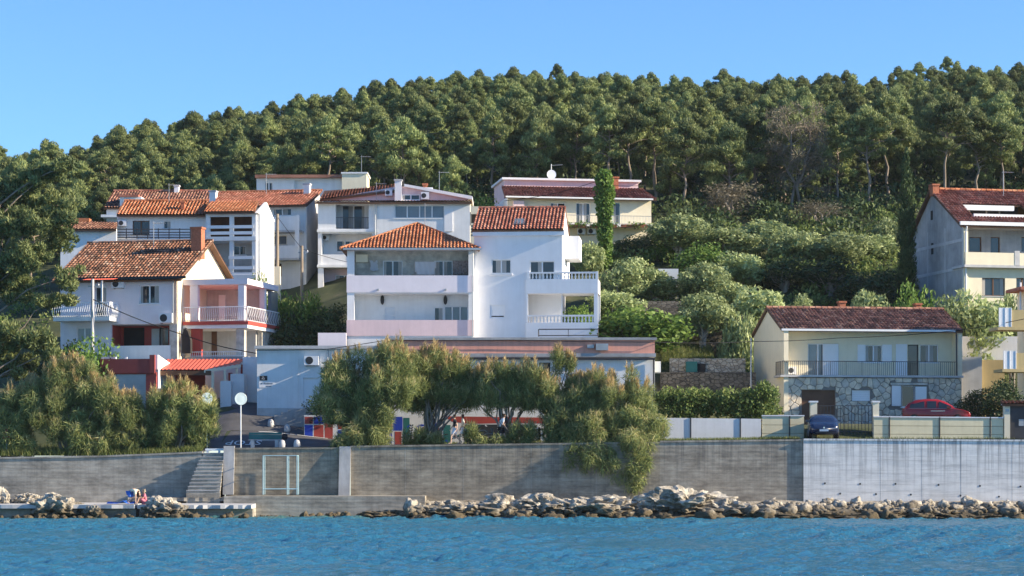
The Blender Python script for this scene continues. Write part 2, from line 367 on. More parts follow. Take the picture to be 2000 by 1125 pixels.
def sea_wall(label, px0, px1, tops, material, y0=0.0, z0=.1):
    """one run of sea wall; tops = (px, py) along the upper edge"""
    root = empty('sea_wall', (X((px0 + px1) / 2, 0), 0, 0)); tag(root, label, 'wall', 'runs of the sea wall'); ox = root.location.x
    pts = [(X(p, 0) - ox, Z(q, 0)) for p, q in tops]
    poly = [(pts[0][0], z0)] + pts + [(pts[-1][0], z0)]
    MB().prism(poly, y0, .5).build('wall_body', material, root)
    cp = MB()
    for (a, za), (b, zb) in zip(pts, pts[1:]): cp.hexa([(a, y0 - .06, za), (b, y0 - .06, zb), (b, .55, zb), (a, .55, za), (a, y0 - .06, za + .1), (b, y0 - .06, zb + .1), (b, .55, zb + .1), (a, .55, za + .1)])
    cp.build('coping', material, root)
    return root, ox
sea_wall('old stained sea wall left of the stone steps', -300, 386, [(-300, 905), (0, 896), (200, 893), (300, 889), (396, 885)], 'wall_old')
r1, ox = sea_wall('sea wall behind the pale blue tubular frame', 441, 664, [(441, 878), (664, 877)], 'wall_mid', .004)
for p0, p1, t_, b_ in ((437, 458, 871, 966), (663, 685, 872, 968)):
    MB().hexa([(X(p0 - 2, -.5) - ox, -.55, Z(b_, -.5)), (X(p1 - 2, -.5) - ox, -.55, Z(b_, -.5)), (X(p1 - 2, 0) - ox, .2, Z(b_, 0)), (X(p0 - 2, 0) - ox, .2, Z(b_, 0)),
               (X(p0, -.1) - ox, -.12, Z(t_, 0)), (X(p1, -.1) - ox, -.12, Z(t_, 0)), (X(p1, 0) - ox, .2, Z(t_, 0)), (X(p0, 0) - ox, .2, Z(t_, 0))]).build('buttress', 'concrete_raw', r1)
rm, oxm = sea_wall('long brown board marked sea wall under the tamarisk trees', 685, 1289, [(685, 874), (900, 871), (1289, 866)], 'wall_mid', -.003)
jm = MB(); [jm.box(X(p, 0) - oxm - .012, X(p, 0) - oxm + .012, -.008, .0, .6, 3.95) for p in (792, 905, 1038, 1165)]; jm.build('joint', 'wall_old', rm)
r3, _ = sea_wall('dark grey sea wall between the tamarisks and the pale concrete', 1289, 1569, [(1289, 864), (1569, 861)], 'wall_grey', .003)
r4, ox = sea_wall('pale streaked sea wall with drain holes in front of the cars', 1569, 2300, [(1569, 860), (2000, 862), (2300, 862)], 'wall_pale', -.12)
hole = MB().lathe([(.055, -.01), (.055, .004), (.035, .004), (.035, -.008)], (0, 0, 0), 10, 'y').mesh('drain_hole')
for p, q in ((1611, 944), (1680, 945), (1749, 945), (1833, 947), (1914, 949), (1993, 950), (1641, 964), (1711, 965), (1779, 966), (1876, 968), (1951, 970)):
    link('drain_hole', hole, 'paint_dark', r4, (X(p, -.12) - ox, -.127, Z(q, -.12)))
jb = MB()
for p in (1719, 1800, 1876, 1976): jb.box(X(p, 0) - ox - .006, X(p, 0) - ox + .006, -.124, -.118, .4, 4.3)
jb.build('joint', 'wall_grey', r4)
# steps down to the water
st = empty('stone_steps', (X(410, -.5), -.5, 0)); tag(st, 'narrow concrete steps climbing beside the buttress to the promenade', 'steps')
for k in range(11):
    zt = Z(965, 0) + (Z(886, 0) - Z(965, 0)) * (k + 1) / 11; hw = (X(437, 0) - X(372 + k * 2.2, 0)) / 2; cx = X(437, 0) - hw - st.location.x
    MB().box(cx - hw, cx + hw, -1.1 + k * .16, .95, .2 + .001 * k, zt).build('step', 'wall_old', st); MB().box(cx - hw, cx + hw, -1.1 + k * .16 - .035, -1.1 + k * .16 + .14, zt - .001, zt + .05).build('tread', 'concrete_raw', st)
pd = MB(); pd.box(X(400, 0) - st.location.x, X(441, 0) - st.location.x, .6, .75, Z(880, 0), Z(876, 0)); pd.box(X(402, 0) - st.location.x, X(406, 0) - st.location.x, .62, .73, Z(888, 0), Z(880, 0)); pd.box(X(425, 0) - st.location.x, X(429, 0) - st.location.x, .62, .73, Z(888, 0), Z(880, 0))
tag(pd.build('barrier_rail', 'paint_white', None, loc=(st.location.x, -.4, 0)), 'low white rail across the head of the steps', 'railing')
# concrete ledge and bathing platform
def slab(name, label, px0, px1, y0, y1, z1, material, cat, lip=0, tilt=0):
    n = 26; mb = MB(); g = random.Random(px0); cx = X((px0 + px1) / 2, y0)
    fr = [(X(px0 + (px1 - px0) * i / n, y0) - cx, y0 + g.uniform(-.25, .12) * lip) for i in range(n + 1)]
    for (a, ya), (b, yb) in zip(fr, fr[1:]):
        zb = z1 - .2 if lip else -1
        mb.hexa([(a, ya, zb), (b, yb, zb), (b, y1, zb), (a, y1, zb), (a, ya, z1), (b, yb, z1), (b, y1, z1 + tilt), (a, y1, z1 + tilt)])
    o = mb.build(name, material, None, loc=(cx, 0, 0))
    if lip: MB().box(fr[0][0], fr[-1][0], y0 + .55, y1, -1, z1 - .2).build('footing', 'wall_old', o)
    return tag(o, label, cat)
slab('concrete_ledge', 'shaded concrete ledge along the foot of the wall behind the frame', 437, 830, -1.9, .2, Z(969, -1.9), 'wall_old', 'ledge')  # darker concrete chosen here, so the ledge's shade sits in its colour
slab('bathing_platform', 'sunlit flat concrete bathing platform at the left water edge', -300, 262, -4.2, .3, .72, 'concrete_pale', 'platform', .5, .04)
slab('bathing_platform', 'rough sunlit concrete platform right of the bent bather', 268, 491, -4.0, -1.7, .70, 'concrete_pale', 'platform', .5, .05)
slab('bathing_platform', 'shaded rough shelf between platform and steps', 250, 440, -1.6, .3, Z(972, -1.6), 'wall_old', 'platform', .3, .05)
# ---------------------------------------------------------------- house kit
class House:
    def __init__(s, name, label, cat, px, Y, z0, rot=0.0, group=None):
        s.rx, s.ry, s.z0, s.a = X(px, Y), Y, z0, R(rot); s.c, s.s = math.cos(s.a), math.sin(s.a)
        s.root = tag(empty(name, (s.rx, Y, z0), s.a), label, cat, group)
    def t(s, px, off=0.0):
        a = (px - 1000) / F; return (off - s.s * s.rx + s.c * (CY + s.ry)) / (s.c - s.s * a)
    def x(s, px, off=0.0):
        a = (px - 1000) / F; t = s.t(px, off); return s.c * (t * a - s.rx) + s.s * (t - CY - s.ry)
    def z(s, py, px=None, off=0.0):
        t = s.t(px if px is not None else 1000 + s.rx * F / (CY + s.ry), off); return CZ + (HOR - py) / F * t - s.z0
    def rect(s, p0, q0, p1, q1, off=0.0):
        m = (p0 + p1) / 2; return s.x(p0, off), s.x(p1, off), s.z(q1, m, off), s.z(q0, m, off)
    def side_y(s, px, xo=0.0):
        """depth at which the picture column px meets the side plane local x = xo"""
        a = (px - 1000) / F; t = (xo + s.c * s.rx + s.s * (CY + s.ry)) / (s.c * a + s.s); return -s.s * (t * a - s.rx) + s.c * (t - CY - s.ry)
    def box(s, name, m, p0, q0, p1, q1, y0, y1, parent=None, grow=0):
        a, b, c, d = s.rect(p0, q0, p1, q1, y0); return MB().box(a - grow, b + grow, y0, y1, c - grow, d + grow).build(name, m, parent or s.root)
    def lbox(s, name, m, x0, x1, y0, y1, z0, z1, parent=None):
        return MB().box(x0, x1, y0, y1, z0, z1).build(name, m, parent or s.root)
    def wall(s, m, p0, q0, p1, q1, y=0.0, t=.3, opens=(), name='wall'):
        """front-facing wall with real openings; opens = (px0, py0, px1, py1, kind, panes, frame, pane)"""
        x0, x1, z0, z1 = s.rect(p0, q0, p1, q1, y); os_ = []
        for o in opens:
            r = s.rect(*o[:4], y); r = (max(r[0], x0 + .02), min(r[1], x1 - .02), max(r[2], z0 + .02), min(r[3], z1 - .02)); os_.append((r, o[4:]))
        cut_wall(x0, x1, z0, z1, y, y + t, [o[0] for o in os_]).build(name, m, s.root, fix=False)
        for r, o in os_: s.opening(r, y, *o)
        return x0, x1, z0, z1
    def opening(s, r, y, kind='win', n=2, fm='paint_white', pm='glass'):
        x0, x1, z0, z1 = r
        if kind == 'hole': return None
        if kind in ('win', 'door'):
            fw = .055; f = MB(); ya, yb = y + .09, y + .16
            f.box(x0, x0 + fw, ya, yb, z0, z1); f.box(x1 - fw, x1, ya, yb, z0, z1); f.box(x0 + fw, x1 - fw, ya, yb, z1 - fw, z1); f.box(x0 + fw, x1 - fw, ya, yb, z0, z0 + fw)
            step = (x1 - x0) / n
            for k in range(1, n): f.box(x0 + k * step - fw * .8, x0 + k * step + fw * .8, ya - .01, yb, z0 + fw, z1 - fw)
            o = f.build('window' if kind == 'win' else 'door', fm, s.root)
            for k in range(n):
                a, b = x0 + k * step + fw, x0 + (k + 1) * step - fw
                MB().box(a, b, yb - .03, yb - .01, z0 + fw, z1 - fw).build('pane', pm, o)
            if pm == 'glass':
                for k in range(n):
                    if random.random() < .7:
                        a = x0 + k * step + fw; wd = (step - 2 * fw) * random.uniform(.25, .6); a += random.choice((0, step - 2 * fw - wd))
                        MB().box(a, a + wd, yb - .034, yb - .031, z0 + fw, z1 - fw).build('curtain', 'curtain', o)
            if kind == 'win': MB().box(x0 - .08, x1 + .08, y - .06, y + .09, z0 - .06, z0).build('sill', 'paint_white' if fm == 'paint_white' else 'concrete_pale', o)
            return o
        if kind == 'shut':
            f = MB(); k = max(3, int((z1 - z0) / .12)); h = (z1 - z0) / k
            for i in range(k): f.box(x0, x1, y + .07, y + .1 + .012 * (i % 2), z0 + i * h + .004, z0 + (i + 1) * h)
            return f.build('shutter', fm, s.root)
        if kind == 'panel': return MB().box(x0, x1, y + .1, y + .16, z0, z1).build('door', fm, s.root)
    def leaf(s, p0, q0, p1, q1, y, m='paint_white', n=9):
        """an opened louvred shutter leaf lying against the wall"""
        x0, x1, z0, z1 = s.rect(p0, q0, p1, q1, y - .06); f = MB(); f.box(x0, x1, y - .04, y - .015, z0, z1)
        for i in range(n): zz = z0 + .06 + (z1 - z0 - .12) * i / n; f.box(x0 + .05, x1 - .05, y - .055, y - .04, zz, zz + (z1 - z0) / n * .62)
        return f.build('shutter', m, s.root)
    def ac(s, p0, q0, p1, q1, y, side=False):
        x0, x1, z0, z1 = s.rect(p0, q0, p1, q1, y - .35); o = MB().box(x0, x1, y - .36, y - .06, z0, z1).build('air_conditioner', 'metal_white', s.root)
        r = min((x1 - x0) * .3, (z1 - z0) * .42); c = (x0 + (x1 - x0) * .36, y - .365, (z0 + z1) / 2)
        MB().lathe([(r, 0), (r, .01), (r * .9, .01)], (c[0], c[1] - .004, c[2]), 16, 'y').build('fan_grille', 'paint_dark', o)
        b = MB(); b.box(x0 + .1, x0 + .14, y - .33, y + .02, z0 - .06, z0); b.box(x1 - .14, x1 - .1, y - .33, y + .02, z0 - .06, z0); b.build('bracket', 'metal_grey', o); return o
    def railing(s, p0, p1, qt, qb, y, m='metal_dark', n=40, y2=None, bulge=0.0, x0=None, x1=None, r=.012, zt=None, zb=None):
        xa = s.x(p0, y) if x0 is None else x0; xb = s.x(p1, y if y2 is None else y2) if x1 is None else x1; y2 = y if y2 is None else y2
        za = s.z(qb, (p0 + p1) / 2, y) if zb is None else zb; zt = s.z(qt, (p0 + p1) / 2, y) if zt is None else zt
        f = MB(); f.tube([(xa, y, zt), (xb, y2, zt)], r * 2, 6); f.tube([(xa, y, za + .06), (xb, y2, za + .06)], r * 1.6, 5)
        L_ = math.hypot(xb - xa, y2 - y); nx, ny = (y2 - y) / L_, -(xb - xa) / L_
        for i in range(n + 1):
            t = i / n; bx, by = xa + (xb - xa) * t, y + (y2 - y) * t
            if bulge: f.tube([(bx, by, zt), (bx + nx * bulge * .4, by + ny * bulge * .4, zt - .3 * (zt - za)), (bx + nx * bulge, by + ny * bulge, zt - .65 * (zt - za)), (bx + nx * bulge * .5, by + ny * bulge * .5, za + .1), (bx, by, za)], r, 4, False)
            else: f.tube([(bx, by, zt), (bx, by, za)], r * (1.8 if i % 8 == 0 else 1), 4, False)
        return f.build('railing', m, s.root)
    def slope(s, A, B, Cc, D, m, name='roof', caps=True, deck='wood_brown', pitch=.23, seed=1):
        A, B, Cc, D = map(Vector, (A, B, Cc, D)); u = (B - A).normalized(); rid = (Cc + D) / 2 - (A + B) / 2; v = rid - u * rid.dot(u); V = v.length; v.normalize(); nrm = u.cross(v)
        if nrm.z < 0: nrm = -nrm
        dk = MB(); pts = [A, B] + ([Cc] if (Cc - D).length < .05 else [Cc, D]); n = len(pts)
        dk.v = [tuple(p - nrm * .02) for p in pts] + [tuple(p - nrm * .14) for p in pts]; dk.f = [tuple(range(n)), tuple(range(2 * n - 1, n - 1, -1))] + [(i, (i + 1) % n, n + (i + 1) % n, n + i) for i in range(n)]; dk.r = [.5] * len(dk.f)
        o = dk.build(name, deck, s.root)
        mb = MB(); nc = max(3, round(V / .37)); W = (B - A).length; ul, ur = (D - A).dot(u), (Cc - A).dot(u); g = random.Random(seed)
        lo, hi = min(0, ul), max(W, ur); k0 = math.floor(lo / pitch); k1 = math.ceil(hi / pitch); prof = ((0, 0), (.16, .045), (.36, .068), (.56, .045), (.72, 0), (1, 0))
        for c in range(nc):
            t0, t1 = c / nc, min(1, (c + 1.12) / nc); L0, R0, L1, R1 = ul * t0, W + (ur - W) * t0, ul * t1, W + (ur - W) * t1
            for k in range(k0, k1):
                rv = g.random()
                if k * pitch > max(R0, R1) or (k + 1) * pitch < min(L0, L1): continue
                jx = g.uniform(-.008, .008); jl = g.uniform(-.012, .014)
                for (a, ha), (b, hb) in zip(prof, prof[1:]):
                    q = []
                    for (tt, Lx, Rx, f, h, lift) in ((t0, L0, R0, a, ha, .04 + jl), (t0, L0, R0, b, hb, .04 + jl), (t1, L1, R1, b, hb * .82, 0), (t1, L1, R1, a, ha * .82, 0)):
                        uu = min(max((k + f) * pitch + jx, Lx), Rx); q.append(A + u * uu + v * (V * tt) + nrm * (h + lift))
                    if (q[0] - q[1]).length + (q[2] - q[3]).length > .01: mb.face(q, rv)
        tl = mb.build('roof_tiles', m, o, fix=False); tl['kind'] = 'stuff'
        return o
    def ridge_cap(s, P, Q, m, parent=None, r=.12):
        P, Q = Vector(P), Vector(Q); n = max(2, int((Q - P).length / .4)); mb = MB()
        for i in range(n):
            a, b = P.lerp(Q, i / n), P.lerp(Q, (i + 1.1) / n); mb.tube([a, b], [r, r * .8], 7)
        mb.r = [random.random() for _ in mb.f]
        return mb.build('ridge_cap', m, parent or s.root)
    def gable(s, x0, x1, y0, y1, ze, zr, m, yr=None, ov=.35, seed=1, back=True):
        yr = (y0 + y1) / 2 if yr is None else yr; k = (zr - ze) / (yr - y0)
        o = s.slope((x0 - ov, y0 - ov, ze - ov * k), (x1 + ov, y0 - ov, ze - ov * k), (x1 + ov, yr, zr), (x0 - ov, yr, zr), m, seed=seed)
        if back: k2 = (zr - ze) / (y1 - yr); s.slope((x1 + ov, y1 + ov, ze - ov * k2), (x0 - ov, y1 + ov, ze - ov * k2), (x0 - ov, yr, zr), (x1 + ov, yr, zr), m, seed=seed + 1)
        s.ridge_cap((x0 - ov, yr, zr + .04), (x1 + ov, yr, zr + .04), m, o); return o
    def gable_wall(s, m, x0, x1, y0, y1, zb, ze, zr, yr=None, opens=()):
        yr = (y0 + y1) / 2 if yr is None else yr
        return MB().prism([(y0, zb), (y1, zb), (y1, ze), (yr, zr), (y0, ze)], x0, x1, 'x').build('gable_wall', m, s.root)
    def chimney(s, p0, q0, p1, q1, y, m='brick_orange', dp=.6):
        x0, x1, z0, z1 = s.rect(p0, q0, p1, q1, y); o = MB().box(x0, x1, y, y + dp, z0, z1 - .12).build('chimney', m, s.root)
        c = MB(); c.box(x0 - .06, x1 + .06, y - .06, y + dp + .06, z1 - .12, z1); c.build('chimney_cap', 'concrete_pale' if m != 'brick_orange' else 'brick_orange', o); return o
def cut_wall(x0, x1, z0, z1, y0, y1, ops):
    mb = MB(); xs = sorted({x0, x1, *[o[0] for o in ops], *[o[1] for o in ops]}); zs = sorted({z0, z1, *[o[2] for o in ops], *[o[3] for o in ops]})
    def isopen(i, j):
        if i < 0 or j < 0 or i >= len(xs) - 1 or j >= len(zs) - 1: return True
        cx, cz = (xs[i] + xs[i + 1]) / 2, (zs[j] + zs[j + 1]) / 2
        return any(o[0] < cx < o[1] and o[2] < cz < o[3] for o in ops)
    for i in range(len(xs) - 1):
        for j in range(len(zs) - 1):
            if isopen(i, j): continue
            a, b, c, d = xs[i], xs[i + 1], zs[j], zs[j + 1]
            mb.face([(a, y0, c), (b, y0, c), (b, y0, d), (a, y0, d)]); mb.face([(b, y1, c), (a, y1, c), (a, y1, d), (b, y1, d)])
            if isopen(i - 1, j): mb.face([(a, y1, c), (a, y0, c), (a, y0, d), (a, y1, d)])
            if isopen(i + 1, j): mb.face([(b, y0, c), (b, y1, c), (b, y1, d), (b, y0, d)])
            if isopen(i, j - 1): mb.face([(a, y1, c), (b, y1, c), (b, y0, c), (a, y0, c)])
            if isopen(i, j + 1): mb.face([(a, y0, d), (b, y0, d), (b, y1, d), (a, y1, d)])
    return mb
def baluster_mesh(h):
    return MB().lathe([(.055, 0), (.055, .05 * h), (.03, .12 * h), (.065, .38 * h), (.03, .78 * h), (.055, .9 * h), (.055, h)], (0, 0, 0), 8).mesh('baluster', True)

# ---------------------------------------------------------------- centre: house with pink balcony bands
h = House('house', 'three storey house with pink balcony bands, stone clad loggia and bright orange hipped roof', 'house', 801, 19, 8.5)
W0, W1 = h.x(678), h.x(925); zt = h.z(483)
h.wall('plaster_white', 678, 483, 925, 760, 0, .3, [(692, 487, 915, 541, 'hole'), (692, 573, 915, 627, 'hole')])
h.wall('stone_grey', 691, 480, 917, 548, 1.2, .3, [(748, 509, 786, 545, 'door', 2), (848, 509, 884, 545, 'door', 2)], 'loggia_wall')
for i, (q0, q1) in enumerate(((490, 545),)):
    b = MB(); x0, x1 = h.x(692), h.x(915); zz = h.z(540)
    k = 0
    while zz + .2 < h.z(487):
        xx = x0 - .25 * (k % 2)
        while xx < x1:
            l = random.uniform(.35, .6)
            if not any(h.x(a, 1.2) - .02 < min(x1, xx + l) and max(x0, xx) < h.x(c, 1.2) + .02 for a, c in ((748, 786), (848, 884))): b.box(max(x0, xx) + .012, min(x1, xx + l) - .012, 1.16, 1.2, zz + .012, zz + .19)
            xx += l
        zz += .2; k += 1
    o = b.build('cladding_stone', 'stone_grey', h.root); o['kind'] = 'stuff'
h.wall('plaster_white', 691, 566, 917, 632, 1.5, .3, [(752, 600, 771, 629, 'shut', 1, 'metal_white'), (848, 600, 866, 629, 'win', 1), (868, 598, 914, 629, 'door', 3, 'paint_white', 'glass_pale')], 'loggia_wall')
for q0, q1 in ((538, 571), (625, 656)): h.box('balcony_parapet', 'plaster_pink' if q0 > 600 else 'plaster_lavender', 677, q0, 926, q1, -.06, .12)
for q in (571, 654): h.lbox('floor_slab', 'plaster_white', W0 + .02, W1 - .02, .2, 9, h.z(q) - .1, h.z(q) + .12)
h.lbox('ceiling_slab', 'plaster_white', W0 + .02, W1 - .02, .3, 8.9, zt - .15, zt)
for xx in (W0, W1 - .3): h.lbox('wall', 'plaster_white', xx, xx + .3, .3, 9, -1, zt)
h.lbox('wall', 'plaster_white', W0 + .3, W1 - .3, 8.7, 9, -1, zt)
ap = (h.x(815, 4.5), 4.5, h.z(436, 815, 4.5)); e = .42; ze = h.z(486); c4 = [(W0 - e, -e, ze), (W1 + e, -e, ze), (W1 + e, 9 + e, ze), (W0 - e, 9 + e, ze)]
for k in range(4): h.slope(c4[k], c4[(k + 1) % 4], ap, ap, 'tiles_orange', seed=k + 3)
for p in c4: h.ridge_cap(p, ap, 'tiles_orange', r=.11)
h.box('gutter', 'metal_grey', 670, 484, 940, 488, -.5, -.4)
for p in (747, 870):
    x, z = h.x(p, 1.5), h.z(586, p, 1.5); MB().lathe([(.02, -.32), (.1, -.22), (.13, 0), (.1, .22), (.02, .3)], (x, 1.36, z), 10).build('wall_lamp', 'paint_dark', h.root)
h.box('roller_box', 'plaster_cream', 695, 497, 718, 512, .9, 1.16)
for p in (738, 870): h.box('drain_spout', 'metal_grey', p - 2, 564, p + 2, 567, -.2, -.06)
# laundry: things of their own
def cloth(name, label, H, poly, y, m, cat, wav=.04):
    """a hanging cloth with folds; poly of (px, py) at local depth y"""
    me = bmesh.new(); pts = [(H.x(p, y), H.z(q, p, y)) for p, q in poly]
    x0, x1 = min(p[0] for p in pts), max(p[0] for p in pts); z0, z1 = min(p[1] for p in pts), max(p[1] for p in pts); n = 14
    def inside(x, z):
        c = False
        for (xa, za), (xb, zb) in zip(pts, pts[1:] + pts[:1]):
            if (za > z) != (zb > z) and x < (xb - xa) * (z - za) / (zb - za) + xa: c = not c
        return c
    vs = {}
    for i in range(n):
        for j in range(n):
            cx, cz = x0 + (x1 - x0) * (i + .5) / n, z0 + (z1 - z0) * (j + .5) / n
            if not inside(cx, cz): continue
            q = []
            for a, b in ((i, j), (i + 1, j), (i + 1, j + 1), (i, j + 1)):
                if (a, b) not in vs: vs[a, b] = me.verts.new((x0 + (x1 - x0) * a / n, y + wav * math.sin(a * 1.9 + b * .3) * (1 - b / n * .6), z0 + (z1 - z0) * b / n))
                q.append(vs[a, b])
            me.faces.new(q)
    m_ = bpy.data.meshes.new(name); bmesh.ops.solidify(me, geom=me.faces[:], thickness=.01); me.to_mesh(m_); me.free(); m_.polygons.foreach_set('use_smooth', [True] * len(m_.polygons))
    o = link(name, m_, m); o.matrix_world = Matrix.Translation((H.rx, H.ry, H.z0)); return tag(o, label, cat)
cloth('shirt', 'white sleeveless shirt hung to dry in the stone clad loggia', h, [(721, 508), (727, 508), (730, 513), (734, 508), (739, 508), (737, 515), (739, 527), (730, 530), (722, 527), (724, 515)], .9, 'cloth_white', 'shirt')
cloth('bed_sheet', 'white bed sheet drying over the upper pink balcony', h, [(810, 511), (852, 511), (849, 537), (812, 537)], .6, 'cloth_white', 'sheet')
cloth('blanket', 'brown patterned blanket hanging at right end of the loggia', h, [(884, 509), (917, 509), (916, 537), (885, 537)], .6, 'floral', 'blanket')

# ---------------------------------------------------------------- centre: bright white house with balustraded terraces
h = House('house', 'plain bright white house with red tiled front slope, skylight and balustraded terraces', 'house', 1012, 19.6, 8.5, -5.0)
W0, W1 = h.x(925), h.x(1098); zt = h.z(452)
h.wall('plaster_bright', 926, 452, 1098, 780, 0, .3, [(960, 507, 998, 534, 'win', 2), (1035, 510, 1083, 546, 'door', 2, 'paint_white', 'glass'), (957, 596, 986, 622, 'shut', 1), (1031, 572, 1097, 631, 'hole')])
h.lbox('wall', 'plaster_bright', W0, W0 + .3, .3, 8, -1, zt); h.lbox('wall', 'plaster_bright', W1 - .3, W1, .3, 8, h.z(543), zt); h.lbox('wall', 'plaster_bright', W0 + .3, W1 - .3, 7.7, 8, -1, zt)
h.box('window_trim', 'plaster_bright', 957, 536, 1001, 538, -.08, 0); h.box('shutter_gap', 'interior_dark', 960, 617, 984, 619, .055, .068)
h.box('cornice', 'plaster_bright', 923, 450, 1102, 460, -.25, .05)
zr = h.z(407, 1012, 3.2); o = h.slope((W0 - .1, -.35, h.z(450) + .02), (W1 + .1, -.35, h.z(450) + .02), (W1 + .02, 3.2, zr), (W0 + .02, 3.2, zr), 'tiles_red', pitch=.235, seed=21)
h.slope((W1 + .1, 8.3, zt), (W0 - .1, 8.3, zt), (W0 + .02, 3.2, zr), (W1 + .02, 3.2, zr), 'tiles_red', seed=22); h.ridge_cap((W0, 3.2, zr + .05), (W1, 3.2, zr + .05), 'tiles_red', o)
for xx in (W0, W1 - .22): MB().prism([(-.2, zt), (8, zt), (3.2, zr - .1)], xx, xx + .22, 'x').build('gable_wall', 'plaster_bright', h.root)
xs0, xs1 = h.x(1003, 1), h.x(1027, 1); za, zb = h.z(444, 1015, .55), h.z(431, 1015, 1.5)
sk = MB().hexa([(xs0, .3, za), (xs1, .3, za), (xs1, 1.45, zb), (xs0, 1.45, zb), (xs0, .22, za + .14), (xs1, .22, za + .14), (xs1, 1.38, zb + .14), (xs0, 1.38, zb + .14)]).build('skylight', 'metal_dark', h.root)
MB().hexa([(xs0 + .08, .3, za + .15), (xs1 - .08, .3, za + .15), (xs1 - .08, 1.3, zb + .12), (xs0 + .08, 1.3, zb + .12), (xs0 + .08, .29, za + .165), (xs1 - .08, .29, za + .165), (xs1 - .08, 1.29, zb + .135), (xs0 + .08, 1.29, zb + .135)]).build('pane', 'glass_pale', sk)
h.box('side_box', 'plaster_bright', 1099, 461, 1131, 505, 2.5, 5.5)
# terraces
y0 = -.12; xa, xb = h.x(1027, y0), h.x(1168, y0); D = 3.4
h.wall('plaster_bright', 1027, 545, 1168, 573, y0, .22, name='terrace_parapet'); h.wall('plaster_bright', 1027, 630, 1168, 780, y0, .25, name='terrace_wall')
h.box('pillar', 'plaster_bright', 1160, 573, 1168, 630, y0, y0 + .28); h.box('pillar', 'plaster_bright', 1027, 573, 1031, 630, y0, y0 + .26)
h.lbox('floor_slab', 'plaster_bright', xa + .02, xb - .02, y0 + .22, D, h.z(572), h.z(556)); h.lbox('floor_slab', 'plaster_bright', xa + .02, xb - .02, y0 + .25, D, h.z(640), h.z(631))
h.lbox('back_wall', 'plaster_bright', h.x(1029, 2), h.x(1098, 2), 2.0, 2.3, h.z(632), h.z(565)); h.lbox('pillar', 'plaster_bright', xb - .3, xb - .01, D - .3, D, h.z(632), h.z(572)); h.lbox('terrace_parapet', 'plaster_bright', xb - .22, xb - .01, y0 + .24, D - .3, h.z(572), h.z(545) - .02)
for q0, q1, p0, p1 in ((531, 545, 1030, 1161), (615, 630, 1031, 1160)):
    za, zb = h.z(q1, 1095, y0), h.z(q0, 1095, y0); bm_ = baluster_mesh(zb - za - .1); a, b = h.x(p0, y0), h.x(p1, y0)
    h.lbox('handrail', 'plaster_bright', a - .05, b + .2, y0 + .01, y0 + .2, zb - .1, zb)
    for k in range(19): link('baluster', bm_, 'plaster_bright', h.root, (a + .12 + (b - a - .2) * k / 18, y0 + .105, za))
    if q0 == 531:
        for p in (1029, 1163): h.box('post', 'plaster_bright', p, 530, p + 5, 545, y0, y0 + .21)
h.railing(1052, 1168, 643, 657, -1.2, 'metal_dark', 2, r=.02)

# ---------------------------------------------------------------- long low building behind the tamarisks
h = House('low_building', 'long flat roofed building with salmon parapet band behind the tamarisk trees', 'building', 1022, 8, 4.2)
W0, W1 = h.x(757), h.x(1279)
h.wall('plaster_white', 757, 700, 1279, 880, 0, .3, [(822, 706, 870, 740, 'win', 2), (938, 707, 985, 770, 'door', 2, 'paint_dark'), (1053, 708, 1075, 732, 'win', 1, 'paint_dark')])
h.box('parapet_band', 'plaster_salmon', 757, 663, 1279, 691, -.1, .3); h.box('cornice', 'concrete_raw', 756, 690, 1281, 697, -.28, .25)
h.box('roof_edge', 'concrete_raw', 754, 659, 1283, 664, -.22, .4)
g = MB(); g.tube([(h.x(880, -.3), -.36, h.z(700)), (h.x(1279, -.3), -.36, h.z(701))], .075, 8); g.tube([(h.x(1277, -.2), -.2, h.z(701)), (h.x(1277, -.2), -.12, h.z(705)), (h.x(1277, -.1), -.12, h.z(870))], .05, 8); g.build('gutter', 'metal_dark', h.root)
h.lbox('wall', 'plaster_cream', W1 - .3, W1, .3, 9, -.5, h.z(664)); h.lbox('wall', 'plaster_white', W0, W0 + .3, .3, 9, -.5, h.z(664)); h.lbox('roof', 'concrete_raw', W0 + .3, W1 - .3, .3, 10.5, h.z(672), h.z(663))  # cream on the right end wall: warm sunlight put into the plaster colour
h.box('floodlight_box', 'metal_grey', 1164, 671, 1188, 684, -.4, -.1); h.box('wall_light', 'metal_grey', 1147, 673, 1160, 680, -.3, -.1)
x1 = W1; o = h.lbox('air_conditioner', 'metal_white', x1 + .05, x1 + .4, .6, 1.45, h.z(726), h.z(705)); h.lbox('bracket', 'metal_grey', x1 - .05, x1 + .38, .7, .75, h.z(728), h.z(726) - .003, o)
# left wing
h = House('low_building', 'pale blue shaded flat building with white door and wall signs beside the road', 'building', 630, 9, 4.8)
W0, W1 = h.x(502), h.x(757)
h.wall('plaster_white', 502, 680, 757, 880, 0, .3, [(592, 738, 623, 809, 'panel', 1)])
x0, x1, z0, z1 = h.rect(595, 741, 620, 808, .09); d = MB(); d.box(x0 + .12, x1 - .12, .085, .1, z0 + .2, z1 - .2); d.box(x1 - .1, x1 - .06, .03, .1, z0 + .95, z0 + 1.08); d.build('door_panel', 'paint_white', h.root)
h.box('roof_edge', 'concrete_pale', 497, 675, 757, 681, -.3, .3); h.lbox('roof', 'concrete_pale', W0 - .15, W1 + 1, .3, 8, h.z(681), h.z(676)); h.lbox('wall', 'plaster_white', W0, W0 + .3, .3, 8, -.5, h.z(681))
h.ac(594, 695, 622, 713, 0); g = MB(); g.tube([(h.x(583), -.03, h.z(700)), (h.x(583), -.03, h.z(800))], .018, 5); g.build('cable_duct', 'plaster_white', h.root)
h.box('plinth', 'plaster_grey', 503, 797, 640, 880, -.05, -.004)
o = h.box('street_sign', 'paint_dark', 507, 734, 522, 743, -.03, -.003); o['label'] = 'dark blue street name sign'
